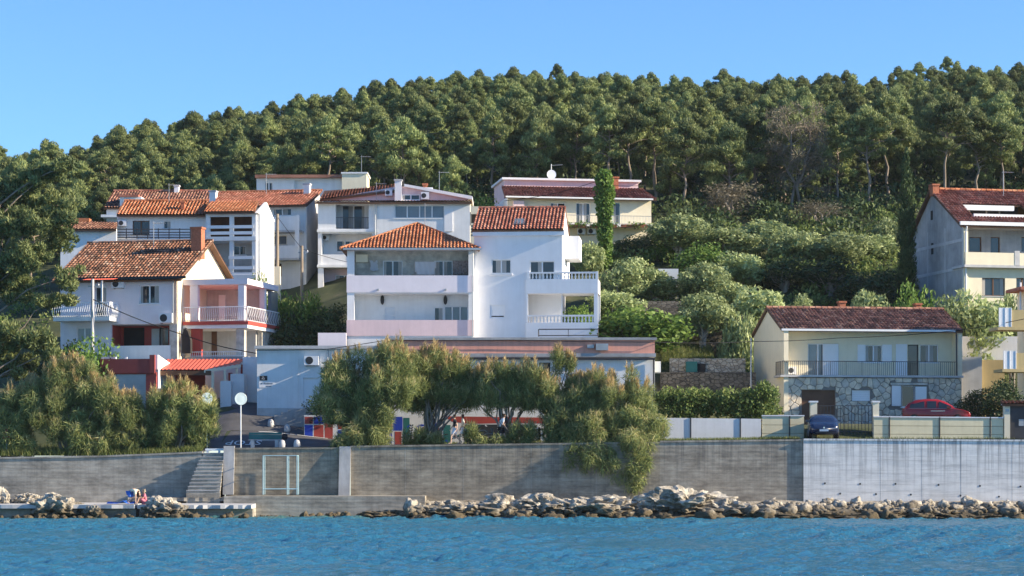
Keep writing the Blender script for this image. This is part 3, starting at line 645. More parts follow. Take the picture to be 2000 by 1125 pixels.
t_ = link('lettering', text_mesh('UL.', .11), 'paint_white', o, (h.x(514.5), -.034, h.z(737.5))); t_.rotation_euler = (R(90), 0, 0)
t_ = link('lettering', text_mesh('PUT', .11), 'paint_white', o, (h.x(514.5), -.034, h.z(741.5))); t_.rotation_euler = (R(90), 0, 0)
o = h.box('notice_plate', 'paint_white', 506, 745, 537, 757, -.02, -.003); o['label'] = 'white plate with two lines of dark lettering'
for s_, q, p in (('ul. Plankovit', 750.5, 521), ('smeti', 755.5, 525)):
    t_ = link('lettering', text_mesh(s_, .15), 'paint_dark', o, (h.x(p), -.024, h.z(q))); t_.rotation_euler = (R(90), 0, 0)
sp = empty('entrance_steps', (h.rx, h.ry, h.z0)); tag(sp, 'grey concrete entrance steps below the white door', 'steps')
for k, (p, q) in enumerate(((541, 812), (554, 806), (567, 801), (578, 800))): MB().box(h.x(p), h.x(680), -1.5 + .01 * k, -.055, -.6 + .001 * k, h.z(q)).build('step', 'concrete_raw', sp)

# ---------------------------------------------------------------- right: cream house over stone garage
h = House('house', 'cream house with dark red tiled roof above a rubble stone garage storey', 'house', 1531, 14, 4.3, 8.0)
W1 = h.x(1878); D = h.side_y(1472, 0); UX1 = h.x(1868, 1.3); zbal = h.z(737, 1700)
h.wall('mortar', 1531, 738, 1878, 830, .06, .3, [(1566, 762, 1631, 840, 'panel', 1, 'wood_brown'), (1664, 762, 1700, 783, 'shut', 1), (1761, 753, 1787, 795, 'win', 1)])
h.leaf(1742, 753, 1760, 793, .0); h.leaf(1788, 755, 1810, 793, .0); h.box('window_hood', 'stone_grey', 1740, 748, 1812, 752, -.12, .06)
# rubble stones, each its own piece
def voronoi_stones(x0, x1, z0, z1, holes, parent, n, seed, y=.06, m=('stone_pale', 'stone_grey')):
    g = random.Random(seed); pts = []; tries = 0; dmin = math.sqrt((x1 - x0) * (z1 - z0) / n) * .72
    while len(pts) < n and tries < 20000:
        tries += 1; p = (g.uniform(x0, x1), g.uniform(z0, z1))
        if all((p[0] - q[0]) ** 2 + (p[1] - q[1]) ** 2 > dmin ** 2 for q in pts): pts.append(p)
    def clip(poly, a, b, c):     # keep a*x + b*z <= c
        out = []
        for (xa, za), (xb, zb) in zip(poly, poly[1:] + poly[:1]):
            da, db = a * xa + b * za - c, a * xb + b * zb - c
            if da <= 0: out.append((xa, za))
            if da * db < 0: t = da / (da - db); out.append((xa + (xb - xa) * t, za + (zb - za) * t))
        return out
    for p in pts:
        poly = [(x0, z0), (x1, z0), (x1, z1), (x0, z1)]
        for q in pts:
            if q is p or (q[0] - p[0]) ** 2 + (q[1] - p[1]) ** 2 > 9 * dmin ** 2: continue
            a, b = q[0] - p[0], q[1] - p[1]; L_ = math.hypot(a, b); poly = clip(poly, a, b, a * (p[0] + q[0]) / 2 + b * (p[1] + q[1]) / 2 - .013 * L_)
            if len(poly) < 3: break
        for hx0, hx1, hz0, hz1 in holes:     # pull back from openings along the nearest side
            if len(poly) < 3: break
            if hx0 < p[0] < hx1 and hz0 < p[1] < hz1: poly = []; break
            ds = [(hx0 - p[0], 1, 0, hx0), (p[0] - hx1, -1, 0, -hx1), (hz0 - p[1], 0, 1, hz0), (p[1] - hz1, 0, -1, -hz1)]; dd = max(ds); poly = clip(poly, dd[1], dd[2], dd[3])
        if len(poly) < 3: continue
        c = (sum(q[0] for q in poly) / len(poly), sum(q[1] for q in poly) / len(poly)); mb = MB(); k = len(poly); dp = g.uniform(.025, .06)
        mb.v = [(a - c[0], 0, b - c[1]) for a, b in poly] + [((a - c[0]) * .86, -dp, (b - c[1]) * .86) for a, b in poly]
        mb.f = [tuple(range(k, 2 * k))] + [(i, (i + 1) % k, k + (i + 1) % k, k + i) for i in range(k)]; mb.r = [.5] * len(mb.f)
        mb.build('stone', g.choice(m), parent, loc=(c[0], y, c[1]))
holes = [h.rect(1565, 761, 1632, 900, .06), h.rect(1663, 761, 1701, 784, .06), h.rect(1740, 747, 1812, 796, .06)]
voronoi_stones(h.x(1531), W1, -.3, zbal - .03, holes, h.root, 300, 5, .06, ('stone_pale', 'stone_pale', 'stone_grey'))
h.lbox('wall', 'stone_grey', W1 - .3, W1, .4, D, -.3, zbal); h.lbox('balcony_slab', 'concrete_pale', -.25, W1 + .1, -.12, 1.6, zbal, zbal + .13)
ze = h.z(645, 1700, .2); zr = h.z(603, 1680, D * .5)
h.wall('plaster_cream', 1531, 643, 1866, 737, 1.3, .3, [(1578, 671, 1638, 736, 'door', 3, 'paint_white', 'glass_pale'), (1690, 674, 1723, 708, 'win', 2), (1773, 673, 1794, 736, 'door', 1, 'paint_dark'), (1797, 673, 1833, 708, 'win', 2)])
h.leaf(1607, 672, 1638, 733, 1.3); h.leaf(1675, 673, 1690, 708, 1.3); h.leaf(1723, 673, 1742, 708, 1.3); h.leaf(1750, 672, 1772, 735, 1.3)
h.gable_wall('plaster_cream', 0, .3, 0, D, -.3, ze, zr - .05); h.gable_wall('plaster_cream', UX1 - .3, UX1, .2, D, zbal, ze, zr - .05); h.lbox('wall', 'plaster_cream', .3, UX1, D - .3, D, zbal, ze)
h.lbox('ceiling', 'plaster_cream', .3, UX1 - .3, .1, 1.6, ze - .1, ze)
o = h.gable(0, UX1 - .1, .15, D, ze + .05, zr, 'tiles_brown', seed=31, ov=.12); h.box('gutter', 'metal_white', 1527, 643, 1866, 647, -.1, .02)
h.railing(1528, 1868, 706, 736, -.05, 'metal_dark', 88); h.railing(1528, 1528, 706, 736, -.05, 'metal_dark', 8, x0=-.2, x1=-.2, y2=1.2)
h.ac(1539, 716, 1556, 731, 1.3)
h.chimney(1640, 588, 1652, 608, D * .55, dp=.5)
h.chimney(1789, 592, 1800, 612, D * .6, dp=.5)
g = MB(); g.tube([(h.x(1868, .1), .1, ze - .1), (h.x(1870, .1), .1, -.2)], .05, 6); g.build('downpipe', 'metal_dark', h.root)

# ---------------------------------------------------------------- right: unfinished concrete house
h = House('house', 'unfinished grey concrete house with red tiled roof and long roof recess', 'house', 1882, 28, 11.5, 12.0)
D = h.side_y(1780, 0); XE = 13.0; ze = h.z(438, 1930); yr = h.side_y(1822, 0); zr = h.z(372, 1900, yr)
h.gable_wall('concrete_raw', 0, .3, 0, D, -3, ze, zr - .1, yr)
for q in (468, 523): MB().box(-.03, 0, .05, D, h.z(q) - .1, h.z(q) + .12).build('ring_beam', 'concrete_pale', h.root)
for yy in (.05, D * .33, D * .66, D - .25): h.lbox('column', 'concrete_pale', -.02, 0, yy, yy + .2, -3, ze)
for p, q0, q1 in ((1820, 412, 430), (1821, 475, 497)):
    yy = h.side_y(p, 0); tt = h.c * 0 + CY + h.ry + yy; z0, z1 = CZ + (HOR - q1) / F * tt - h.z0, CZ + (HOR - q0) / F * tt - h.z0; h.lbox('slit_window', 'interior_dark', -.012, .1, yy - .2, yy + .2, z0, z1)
h.wall('concrete_raw', 1884, 438, 2060, 525, 1.6, .3, [(1893, 463, 1917, 492, 'win', 1, 'wood_brown'), (1935, 463, 1953, 500, 'door', 1, 'wood_brown'), (1995, 463, 2020, 492, 'win', 1, 'wood_brown')])
h.wall('plaster_cream', 1884, 518, 2060, 620, .05, .3, [(1918, 543, 1963, 578, 'win', 2, 'wood_brown'), (1985, 543, 2010, 570, 'win', 2, 'wood_brown')])
h.box('balcony_parapet', 'plaster_cream', 1886, 494, 2060, 519, -.5, -.35); h.box('balcony_slab', 'concrete_pale', 1884, 518, 2060, 523, -.52, 1.7)
h.box('pier', 'concrete_pale', 1982, 490, 1992, 520, -.52, -.33); h.lbox('corner_column', 'plaster_cream', -.01, .32, -.04, .28, -3, ze)
h.lbox('ceiling', 'concrete_raw', .3, XE, .0, 1.8, ze - .25, ze - .1); h.box('fascia', 'paint_white', 1876, 434, 2060, 441, -.35, -.2)
ov = .3; k = (zr - ze) / yr; A = lambda x, t: (x, -ov + (yr + ov) * t, ze - ov * k + (zr - ze + ov * k) * t)
xd0, xd1 = h.x(1890, 2.2), h.x(2006, 2.2); ta, tb = .27, .60
for a, b, t0, t1, sd_ in ((-ov, XE, 0, ta, 41), (-ov, XE, tb, 1, 42), (-ov, xd0, ta, tb, 43), (xd1, XE, ta, tb, 44)): h.slope(A(a, t0), A(b, t0), A(b, t1), A(a, t1), 'tiles_red', seed=sd_)
h.slope((XE, D + ov, ze - .3), (-ov, D + ov, ze - .3), (-ov, yr, zr), (XE, yr, zr), 'tiles_red', seed=45); h.ridge_cap((-ov, yr, zr + .05), (XE, yr, zr + .05), 'tiles_orange')
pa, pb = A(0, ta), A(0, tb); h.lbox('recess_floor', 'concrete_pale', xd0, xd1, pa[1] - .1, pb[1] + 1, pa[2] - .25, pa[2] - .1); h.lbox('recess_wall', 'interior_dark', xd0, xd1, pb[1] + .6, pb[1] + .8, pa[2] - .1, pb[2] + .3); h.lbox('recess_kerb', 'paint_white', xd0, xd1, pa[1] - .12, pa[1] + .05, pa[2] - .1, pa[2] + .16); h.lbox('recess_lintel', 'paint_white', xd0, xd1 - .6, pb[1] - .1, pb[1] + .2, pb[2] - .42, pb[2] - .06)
for xx in (xd0 + .6, xd0 + 1.9, xd0 + 2.9): h.lbox('timber_prop', 'wood_pole', xx, xx + .1, pb[1] + .2, pb[1] + .3, pa[2] - .1, pb[2] - .3)
h.chimney(1822, 359, 1834, 382, yr - .8, dp=.6)
g = MB(); g.tube([(.12, -.3, ze - .2), (.12, -.12, ze - .6), (.12, -.12, -2)], .06, 6); g.build('downpipe', 'metal_white', h.root)

# ---------------------------------------------------------------- right edge: ochre apartment block and its walls
h = House('apartment_block', 'ochre apartment block with white balcony panels at right edge', 'building', 1986, 12, 4.3, 4)
h.wall('plaster_cream', 2000, 560, 2300, 880, 1.6, .3, [(2005, 600, 2030, 645, 'door', 2), (2005, 690, 2030, 735, 'door', 2)])
h.lbox('wall', 'plaster_cream', h.x(2000, 1.6), h.x(2000, 1.6) + .3, 1.9, 3, -1, h.z(560))
for q0, q1, p0 in ((606, 640, 1951), (690, 722, 1960)):
    h.box('balcony_parapet', 'paint_ochre', p0 + 24, q0, 2300, q1, -.3, -.12); h.box('balcony_slab', 'paint_ochre', p0 - 2, q1 - 1, 2300, q1 + 5, -.35, 1.6)
    h.box('balcony_panel', 'metal_white', p0, q0 - 5, p0 + 25, q1, -.32, -.27); x0, x1, z0, z1 = h.rect(p0, q0 - 5, p0 + 25, q1, -.34)
    f = MB(); [f.box(x0 + (x1 - x0) * t - .025, x0 + (x1 - x0) * t + .025, -.35, -.325, z0, z1) for t in (0.03, .5, .97)]; f.build('panel_rail', 'paint_white', h.root)
h.lbox('roof', 'tiles_red', h.x(1992, 0), h.x(2300, 0), -.2, 3, h.z(566), h.z(560)); g = MB(); g.tube([(h.x(1994, 1.4), 1.5, h.z(548)), (h.x(1994, 1.4), 1.5, h.z(620))], .06, 6); g.build('downpipe', 'metal_white', h.root)
def simple_wall(name, label, p0, q0, p1, q1, Y, m, cat='wall', t=.35, zb=None):
    z0 = Z(q1, Y) if zb is None else zb; o = MB().box(X(p0, Y) - X((p0 + p1) / 2, Y), X(p1, Y) - X((p0 + p1) / 2, Y), 0, t, 0, Z(q0, Y) - z0).build(name, m); o.location = (X((p0 + p1) / 2, Y), Y, z0); return tag(o, label, cat)
simple_wall('garden_wall', 'white garden wall between cream house and ochre block', 1877, 657, 1987, 720, 23, 'plaster_bright')
simple_wall('garden_wall', 'grey lower wall right of the cream house', 1872, 697, 1918, 830, 17, 'plaster_grey'); simple_wall('garden_wall', 'ochre brown wall below the white garden wall', 1916, 703, 1962, 830, 17.4, 'paint_ochre')
# ---------------------------------------------------------------- middle back: house with satellite dish
h = House('house', 'cream house with long balcony and rooftop satellite dish below the pines', 'house', 992, 48, 15.5, 9)
XE = h.x(1272); ze = h.z(386, 1130); zr = h.z(366, 1130, 2.6)
h.wall('plaster_cream', 992, 384, 1272, 520, 0.0, .3, [(1075, 396, 1104, 421, 'win', 2), (1125, 396, 1153, 438, 'door', 2), (1196, 396, 1211, 438, 'door', 1, 'metal_blue')])
h.slope((-.35, -.7, ze - .1), (XE + .3, -.7, ze - .1), (XE - .2, 2.6, zr), (-.1, 2.6, zr), 'tiles_red', seed=51); h.lbox('wall', 'plaster_cream', XE - .3, XE, .3, 9, -2, ze); h.lbox('wall', 'plaster_white', 0, .3, .3, 9, -2, ze)
h.box('fascia', 'paint_white', 988, 385, 1276, 388, -.75, -.6); h.lbox('upper_storey', 'plaster_pink', .1, XE - .5, 2.6, 8, ze, h.z(354, 1130, 2.6)); h.lbox('upper_roof', 'plaster_bright', -.1, XE - .3, 2.3, 8.3, h.z(354, 1130, 2.6), h.z(350, 1130, 2.6))
h.box('balcony_slab', 'plaster_white', 1096, 437, 1274, 442, -1.3, 0); h.railing(1096, 1272, 421, 437, -1.25, 'metal_grey', 60); h.ac(1128, 446, 1143, 457, 0); h.ac(1148, 446, 1164, 457, 0)
h.box('wall_recess', 'plaster_pink', 1003, 392, 1024, 404, -.4, 0)
h.chimney(1196, 345, 1208, 372, 2.2, dp=.5)
d = MB(); x, z = h.x(1077, 3), h.z(341, 1077, 3); d.lathe([(.02, .12), (.2, .1), (.36, .03), (.38, -.0), (.36, .01)], (x, 2.9, z), 20, 'y'); o = d.build('satellite_dish', 'metal_white', h.root); m_ = MB(); m_.tube([(x, 3.1, h.z(354, 1077, 3)), (x, 3.1, h.z(320, 1077, 3))], .03, 6); m_.tube([(x, 3.1, z + .75), (x + .9, 2.9, z + .8)], .02, 5); m_.build('antenna_mast', 'metal_grey', o)
for k in range(5): m2 = 0
# planter greenery along the balcony edge is added with the plants

# ---------------------------------------------------------------- middle back: white house behind the orange roof
h = House('house', 'white blue shaded house with loggias and ribbon window behind the orange roof', 'house', 769, 40, 13.0)
W0, W1, Wm = h.x(621), h.x(918), h.x(736)
h.wall('plaster_white', 621, 394, 736, 640, 0, .3, [(656, 400, 720, 447, 'hole'), (628, 456, 727, 517, 'hole'), (632, 523, 727, 575, 'hole')])
h.wall('plaster_white', 655, 396, 722, 450, 1.3, .3, [(668, 401, 713, 448, 'door', 2, 'paint_white', 'glass')], 'loggia_wall'); h.wall('plaster_white', 626, 450, 730, 520, 1.5, .3, [(657, 470, 690, 492, 'win', 2)], 'loggia_wall'); h.wall('plaster_pink', 626, 520, 730, 590, 1.3, .3, [(655, 537, 690, 560, 'win', 2)], 'loggia_wall')
h.railing(656, 720, 425, 447, .1, 'metal_dark', 22); h.ac(629, 459, 642, 469, 1.3); h.box('balcony_parapet', 'plaster_white', 628, 497, 727, 517, .05, .2); h.box('balcony_parapet', 'plaster_pink', 632, 560, 727, 580, .05, .2)
for q in (449, 518): h.box('floor_slab', 'plaster_white', 619, q - 1, 738, q + 4, -.15, 1.6)
h.wall('plaster_white', 736, 394, 918, 640, -.12, .3, [(771, 401, 868, 426, 'win', 4, 'paint_white', 'glass_pale')])
h.lbox('wall', 'plaster_cream', W1 - .3, W1, .18, 8, -2, h.z(394)); h.lbox('wall', 'plaster_white', W0, W0 + .3, .3, 8, -2, h.z(394)); h.box('pilaster', 'plaster_bright', 868, 415, 884, 452, -.2, -.12)
h.slope((W0 - .2, -.5, h.z(396)), (W1 + .15, -.5, h.z(396)), (W1 + .15, 1.2, h.z(390)), (W0 - .2, 1.2, h.z(390)), 'tiles_red', seed=61)
zq = lambda p, q, y: h.z(q, p, y)
x0, x1, x2, x3 = h.x(640, 1.2), h.x(775, 1.2), h.x(790, 1.2), h.x(915, 1.2); za = h.z(391, 780, 1.2)
MB().prism([(x0, za), (x3, za), (x3, za + .1), (x2, zq(780, 364, 1.2)), (x1, zq(780, 364, 1.2)), (x0, za + .1)], 1.25, 1.5).build('attic_wall', 'plaster_pink', h.root)
rp = MB(); rp.hexa([(x2, .9, zq(780, 365, 1.2)), (x3 + .3, .9, za + .02), (x3 + .3, 6, za + .02), (x2, 6, zq(780, 365, 1.2)), (x2, .9, zq(780, 360, 1.2)), (x3 + .3, .9, za + .28), (x3 + .3, 6, za + .28), (x2, 6, zq(780, 360, 1.2))]); rp.build('attic_roof', 'plaster_bright', h.root)
h.slope((x0 - .6, 1.0, za + .02), (x1, 1.0, zq(780, 372, 1)), (x1, 5, zq(780, 362, 5)), (x0 - .6, 5, zq(700, 372, 5)), 'tiles_red', seed=63)
h.opening(h.rect(785, 380, 820, 391, 1.15), 1.05, 'win', 2); h.ac(752, 370, 766, 382, 1.25); h.ac(822, 375, 838, 389, 1.25); h.chimney(771, 350, 784, 392, .8, 'plaster_bright', .5); h.chimney(826, 358, 834, 372, 3.5, 'brick_orange', .4)
h.box('parapet', 'plaster_bright', 826, 366, 845, 380, 1.6, 2.2)

# ---------------------------------------------------------------- left: two storey house with red loggia
h = House('house', 'two storey lavender white house with weathered tiled gable roof and red painted loggia', 'house', 345, 16, 6.0, -12.0)
XL = h.x(118); D = h.side_y(462, .0) ; D = min(max(D, 6), 11); ze = h.z(541, 250); zr = h.z(471, 400, D / 2)
h.wall('plaster_lavender', 118, 541, 345, 840, 0, .3, [(272, 557, 311, 593, 'win', 2), (186, 560, 208, 620, 'door', 1, 'paint_white'), (216, 633, 331, 676, 'hole'), (150, 640, 180, 668, 'win', 2, 'paint_white', 'glass_pale')])
h.wall('paint_red', 210, 628, 335, 705, 1.7, .2, [(241, 640, 282, 690, 'panel', 1, 'interior_dark'), (311, 640, 329, 690, 'door', 1, 'paint_dark')], 'loggia_wall'); h.box('loggia_panel', 'plaster_grey', 296, 642, 311, 690, 1.6, 1.68); x0 = h.x(216); h.lbox('loggia_side', 'paint_red', x0 - .1, x0, .3, 1.7, h.z(690), h.z(630)); h.lbox('floor_slab', 'concrete_pale', XL, -.3, .3, 1.8, h.z(690), h.z(678)); h.lbox('floor_slab', 'concrete_pale', XL, -.3, .3, 1.8, h.z(633), h.z(628))
h.box('balcony_parapet', 'plaster_white', 222, 675, 333, 702, -.12, -.004)
h.gable_wall('plaster_cream', -.3, 0, .0, D, -2, ze, zr - .15); h.gable_wall('plaster_white', XL, XL + .3, .31, D, -2, ze, zr - .15); h.lbox('wall', 'plaster_white', XL + .3, -.3, D - .3, D, -2, ze)  # right gable in cream: the sun on this side is painted into its plaster
h.gable(XL, 0, 0, D, ze, zr, 'tiles_old', ov=.45, seed=71); h.box('gutter', 'paint_dark', 112, 541, 362, 546, -.6, -.48)
h.chimney(373, 443, 393, 505, D * .34, 'brick_orange', .7)
h.ac(217, 547, 241, 562, 0); h.ac(310, 612, 336, 630, 0)
h.box('corner_pier', 'stone_grey', 331, 632, 346, 720, -.1, .3)
# left balcony with bulging white railing and canopy
xa, xb = h.x(104, -1.4), h.x(214, -1.4); zs = h.z(619, 160, -1.4)
h.lbox('balcony_slab', 'plaster_white', xa, xb, -1.4, 0, zs - .25, zs); h.railing(0, 0, 0, 0, -1.35, 'metal_white', 26, bulge=.25, x0=xa, x1=xb, zt=h.z(591, 160, -1.4), zb=zs, r=.02); h.railing(0, 0, 0, 0, -1.35, 'metal_white', 8, y2=-.05, bulge=.2, x0=xb, x1=xb, zt=h.z(591, 160, -1.4), zb=zs, r=.02)
cn = MB(); x0, x1 = h.x(160, -1.4), h.x(221, -1.4)
for k in range(16): a = x0 + (x1 - x0) * k / 16; cn.hexa([(a, -1.5, h.z(548) - .02), (a + .12, -1.5, h.z(548) + .02), (a + .12, 0, h.z(541)), (a, 0, h.z(541) - .04), (a, -1.5, h.z(548)), (a + .12, -1.5, h.z(548) + .04), (a + .12, 0, h.z(541) + .02), (a, 0, h.z(541) - .02)])
cn.build('canopy', 'tin_red', h.root); h.box('canopy_post', 'metal_white', 197, 548, 200, 600, -1.35, -1.28)
# terrace on the right side
tx1 = h.x(480, 1.2); ty = 1.2; tb = 7.5; zf, zf2 = h.z(628, 430, ty), h.z(697, 430, ty); zc = h.z(556, 430, ty)
h.lbox('terrace_roof', 'plaster_lavender', .004, tx1 + .15, ty - .1, tb, zc, h.z(545, 430, ty)); h.lbox('terrace_slab', 'paint_red', .05, tx1 + .25, ty - .25, tb + .1, zf - .22, zf); h.lbox('terrace_soffit', 'plaster_white', .06, tx1 + .18, ty - .18, tb, zf - .45, zf - .22)
h.lbox('terrace_slab', 'concrete_raw', .05, tx1 + .2, ty - .1, tb, zf2 - .3, zf2); h.lbox('terrace_base', 'plaster_white', .06, tx1 + .1, ty + .1, tb, -2, zf2 - .3)
for p0, p1 in ((371, 386), (465, 477)): h.box('column', 'plaster_lavender', p0, 556, p1, 628, ty, ty + .4)
h.box('column', 'stone_grey', 461, 642, 477, 697, ty, ty + .42); h.box('red_wall', 'paint_red', 373, 642, 391, 697, ty, ty + .5); h.lbox('stone_wall', 'stone_grey', tx1 - .35, tx1 - .05, 4.6, tb, zf2, zf - .45); h.lbox('column', 'plaster_lavender', tx1 - .35, tx1, 5, 5.4, zf, zc)
h.lbox('back_wall', 'plaster_grey', .01, tx1 - .4, 5.6, 5.9, zf, zc); h.lbox('back_wall', 'plaster_grey', .01, tx1 - .4, 4.4, 4.7, zf2, zf - .45); h.lbox('door', 'paint_white', h.x(427, 5.5), h.x(440, 5.5), 5.5, 5.58, zf, zf + 2.05); h.lbox('door', 'wood_brown', h.x(413, 4.3), h.x(423, 4.3), 4.32, 4.39, zf2, zf2 + 2.0)
h.lbox('screen', 'glass_pale', tx1 - .1, tx1 + .1, tb - 1.5, tb, zf + .1, zc - .1)
h.railing(0, 0, 0, 0, ty - .15, 'metal_white', 34, bulge=.14, x0=.1, x1=tx1 + .18, zt=h.z(600, 430, ty), zb=zf, r=.018); h.railing(0, 0, 0, 0, ty - .15, 'metal_white', 18, y2=tb, bulge=.12, x0=tx1 + .18, x1=tx1 + .18, zt=h.z(600, 430, ty), zb=zf, r=.018)
h.railing(0, 0, 0, 0, ty, 'metal_white', 26, x0=.5, x1=tx1 - .1, zt=h.z(687, 430, ty), zb=zf2, r=.018)
ar = [(a, b) for a, b in [(h.x(356, .35), h.z(690, 365, .35)), (h.x(356, .35), h.z(655, 365, .35)), (h.x(362, .35), h.z(640, 365, .35)), (h.x(368, .35), h.z(648, 365, .35)), (h.x(373, .35), h.z(665, 365, .35)), (h.x(373, .35), h.z(690, 365, .35))]]
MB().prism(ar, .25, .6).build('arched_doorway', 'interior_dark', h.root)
# red garage with awning below
h = House('garage', 'maroon fascia garage with grey shutter below the lavender house', 'garage', 197, 11, 5.2, -6)
h.box('fascia', 'paint_maroon', 196, 701, 292, 729, -.1, .1); h.wall('paint_maroon', 197, 727, 305, 830, .0, .25, [(207, 731, 285, 900, 'shut', 1, 'metal_grey')]); x1 = h.x(300)
h.lbox('roof', 'concrete_pale', 0, x1, .1, 5, h.z(706), h.z(702)); MB().prism([(.05, h.z(722)), (4.5, h.z(722)), (4.5, h.z(712)), (.05, h.z(693))], x1 + .01, x1 + .25, 'x').build('side_parapet', 'plaster_bright', h.root); h.lbox('wall', 'plaster_white', x1 + .01, x1 + .22, .3, 4.5, -1.5, h.z(722)); h.box('parapet_edge', 'paint_maroon', 292, 693, 302, 729, -.12, .05)
h.box('pipe_stub', 'metal_white', 244, 697, 248, 702, .2, .3); h.box('gutter_stub', 'metal_white', 198, 697, 226, 701, .1, .3)
h = House('awning', 'red corrugated awning on cream posts beside the garage', 'awning', 305, 11.3, 5.2, -2)
aw = MB(); x0, x1 = h.x(303), h.x(468, 2); n = 40; y0, y1 = 0, 3.6; zA, zB = h.z(722), h.z(702, 400, 3.6)
for k in range(n):
    a, b = x0 + (x1 - x0) * k / n, x0 + (x1 - x0) * (k + 1) / n; dz = .025 * (1 if k % 2 else -1); sk0 = max(0, (a - x0 - (x1 - x0) * .62) / ((x1 - x0) * .38)); 
    ya, yb = sk0 * 1.9, max(0, (b - x0 - (x1 - x0) * .62) / ((x1 - x0) * .38)) * 1.9
    za, zb = zA + (zB - zA) * ya / y1, zA + (zB - zA) * yb / y1
    aw.hexa([(a, ya, za + dz), (b, yb, zb - dz), (b, y1, zB - dz), (a, y1, zB + dz), (a, ya, za + dz + .02), (b, yb, zb - dz + .02), (b, y1, zB - dz + .02), (a, y1, zB + dz + .02)])
aw.build('corrugated_sheet', 'tin_red', h.root)
xm = x0 + (x1 - x0) * .62; MB().hexa([(xm, -.05, zA - .2), (x1 + .1, 1.85, zA + (zB - zA) * 1.9 / y1 - .2), (x1 + .1, 1.95, zA + (zB - zA) * 1.9 / y1 - .2), (xm, .05, zA - .2), (xm, -.05, zA - .02), (x1 + .1, 1.85, zA + (zB - zA) * 1.9 / y1 - .02), (x1 + .1, 1.95, zA + (zB - zA) * 1.9 / y1 - .02), (xm, .05, zA - .02)]).build('edge_beam', 'plaster_cream', h.root)
h.box('front_beam', 'wood_brown', 304, 724, 412, 733, .02, .15)
for p, y in ((415, .1), (439, .9), (462, 1.7)): h.lbox('post', 'plaster_cream', h.x(p, y) - .07, h.x(p, y) + .07, y, y + .14, -1, zA + (zB - zA) * y / y1 - .18)
for p0, p1, q, y in ((430, 451, 744, .6), (450, 477, 730, 1.4), (474, 503, 697, 2.6)): h.box('stepped_parapet', 'plaster_bright', p0, q, p1, 800, y, y + 1.0)
for p0, p1, q0, q1, y in ((446, 453, 728, 748, 1.7), (470, 476, 712, 730, 2.7), (478, 486, 697, 718, 3.5)): h.box('red_step_wall', 'paint_red', p0, q0, p1, q1, y, y + .4)
h.lbox('house_wall', 'paint_red', x0 + .2, h.x(400, 3.7), 3.7, 3.9, -1, zB - .2)

# ---------------------------------------------------------------- left back row
h = House('house', 'white house with bright ribbed tile roof and black terrace railing behind the chimney', 'house', 315, 34, 13.5)
h.wall('plaster_white', 229, 420, 402, 560, 0, .3, [(259, 431, 292, 459, 'win', 2, 'wood_brown'), (319, 431, 334, 447, 'win', 1)]); h.ac(231, 430, 246, 441, 0)
zr = h.z(393, 320, 2.8); h.slope((h.x(230), -.5, h.z(421)), (h.x(405), -.5, h.z(421)), (h.x(407, 2.8), 2.8, zr), (h.x(243, 2.8), 2.8, zr), 'tiles_orange', pitch=.24, seed=81); h.ridge_cap((h.x(243, 2.8), 2.8, zr + .05), (h.x(407, 2.8), 2.8, zr + .05), 'tiles_orange'); h.chimney(353, 393, 360, 421, .6, 'brick_orange', .4)
x0, x1 = h.x(226, -1.6), h.x(372, -1.6); h.lbox('terrace_slab', 'concrete_pale', x0, x1, -1.7, 0, h.z(467, 300, -1.6) - .3, h.z(467, 300, -1.6)); f = MB()
for q in (448, 454, 459, 464): f.box(x0, x1, -1.68, -1.64, h.z(q, 300, -1.6) - .035, h.z(q, 300, -1.6) + .035)
for k in range(8): xx = x0 + (x1 - x0) * k / 7; f.box(xx - .03, xx + .03, -1.66, -1.6, h.z(467, 300, -1.6), h.z(446, 300, -1.6))
f.build('railing', 'metal_dark', h.root); h.lbox('wall', 'plaster_white', h.x(229), h.x(402), .3, 6, -2, h.z(421))
h = House('house', 'narrow white balcony tower with open timber storeys and ribbed tile roof', 'house', 452, 33, 11.5, -6)
zr = h.z(374, 450, 3.2); h.slope((h.x(402), -.4, h.z(415)), (h.x(500), -.4, h.z(415)), (h.x(505, 2.6), 2.6, h.z(393, 450, 2.6)), (h.x(412, 2.6), 2.6, h.z(393, 450, 2.6)), 'tiles_orange', pitch=.24, seed=83)
for p in (402, 448, 492): h.box('post', 'plaster_white', p, 415, p + 8, 640, -.02, .25)
for q in (470, 545, 600):
    h.box('floor_slab', 'plaster_white', 402, q - 8, 500, q, -.15, 3)
for q0 in (440, 452): h.box('rail_board', 'paint_white', 404, q0, 495, q0 + 6, -.1, -.05)
for q0 in (500, 520, 532): h.box('rail_board', 'paint_white', 446, q0, 495, q0 + 6, -.1, -.05)
h.wall('wood_brown', 402, 418, 498, 470, 2.2, .3, [], 'back_wall'); h.wall('plaster_grey', 402, 470, 498, 640, 2.0, .3, [(455, 480, 480, 498, 'win', 2)], 'back_wall'); h.lbox('wall', 'plaster_white', h.x(500), h.x(500) + .25, .25, 5, -3, h.z(418)); h.box('lintel', 'plaster_white', 402, 415, 500, 423, -.03, .2)
MB().prism([(-.5, h.z(415) - .1), (5.5, h.z(415) - .1), (2.6, h.z(393, 450, 2.6) - .1)], h.x(500) + .02, h.x(500) + .22, 'x').build('gable_wall', 'plaster_white', h.root)
h = House('house', 'white house with stacked solid balconies and red tiled roof beside the pole', 'house', 555, 43, 13.5, -10)
W0, W1 = h.x(500), h.x(598); h.wall('plaster_white', 470, 400, 598, 640, 0, .3, [(533, 407, 569, 421, 'win', 2), (518, 460, 560, 478, 'win', 2, 'plaster_cream', 'glass_pale'), (508, 515, 550, 540, 'hole')]); h.lbox('wall', 'plaster_grey', W1 - .3, W1, .3, 7, -3, h.z(398))
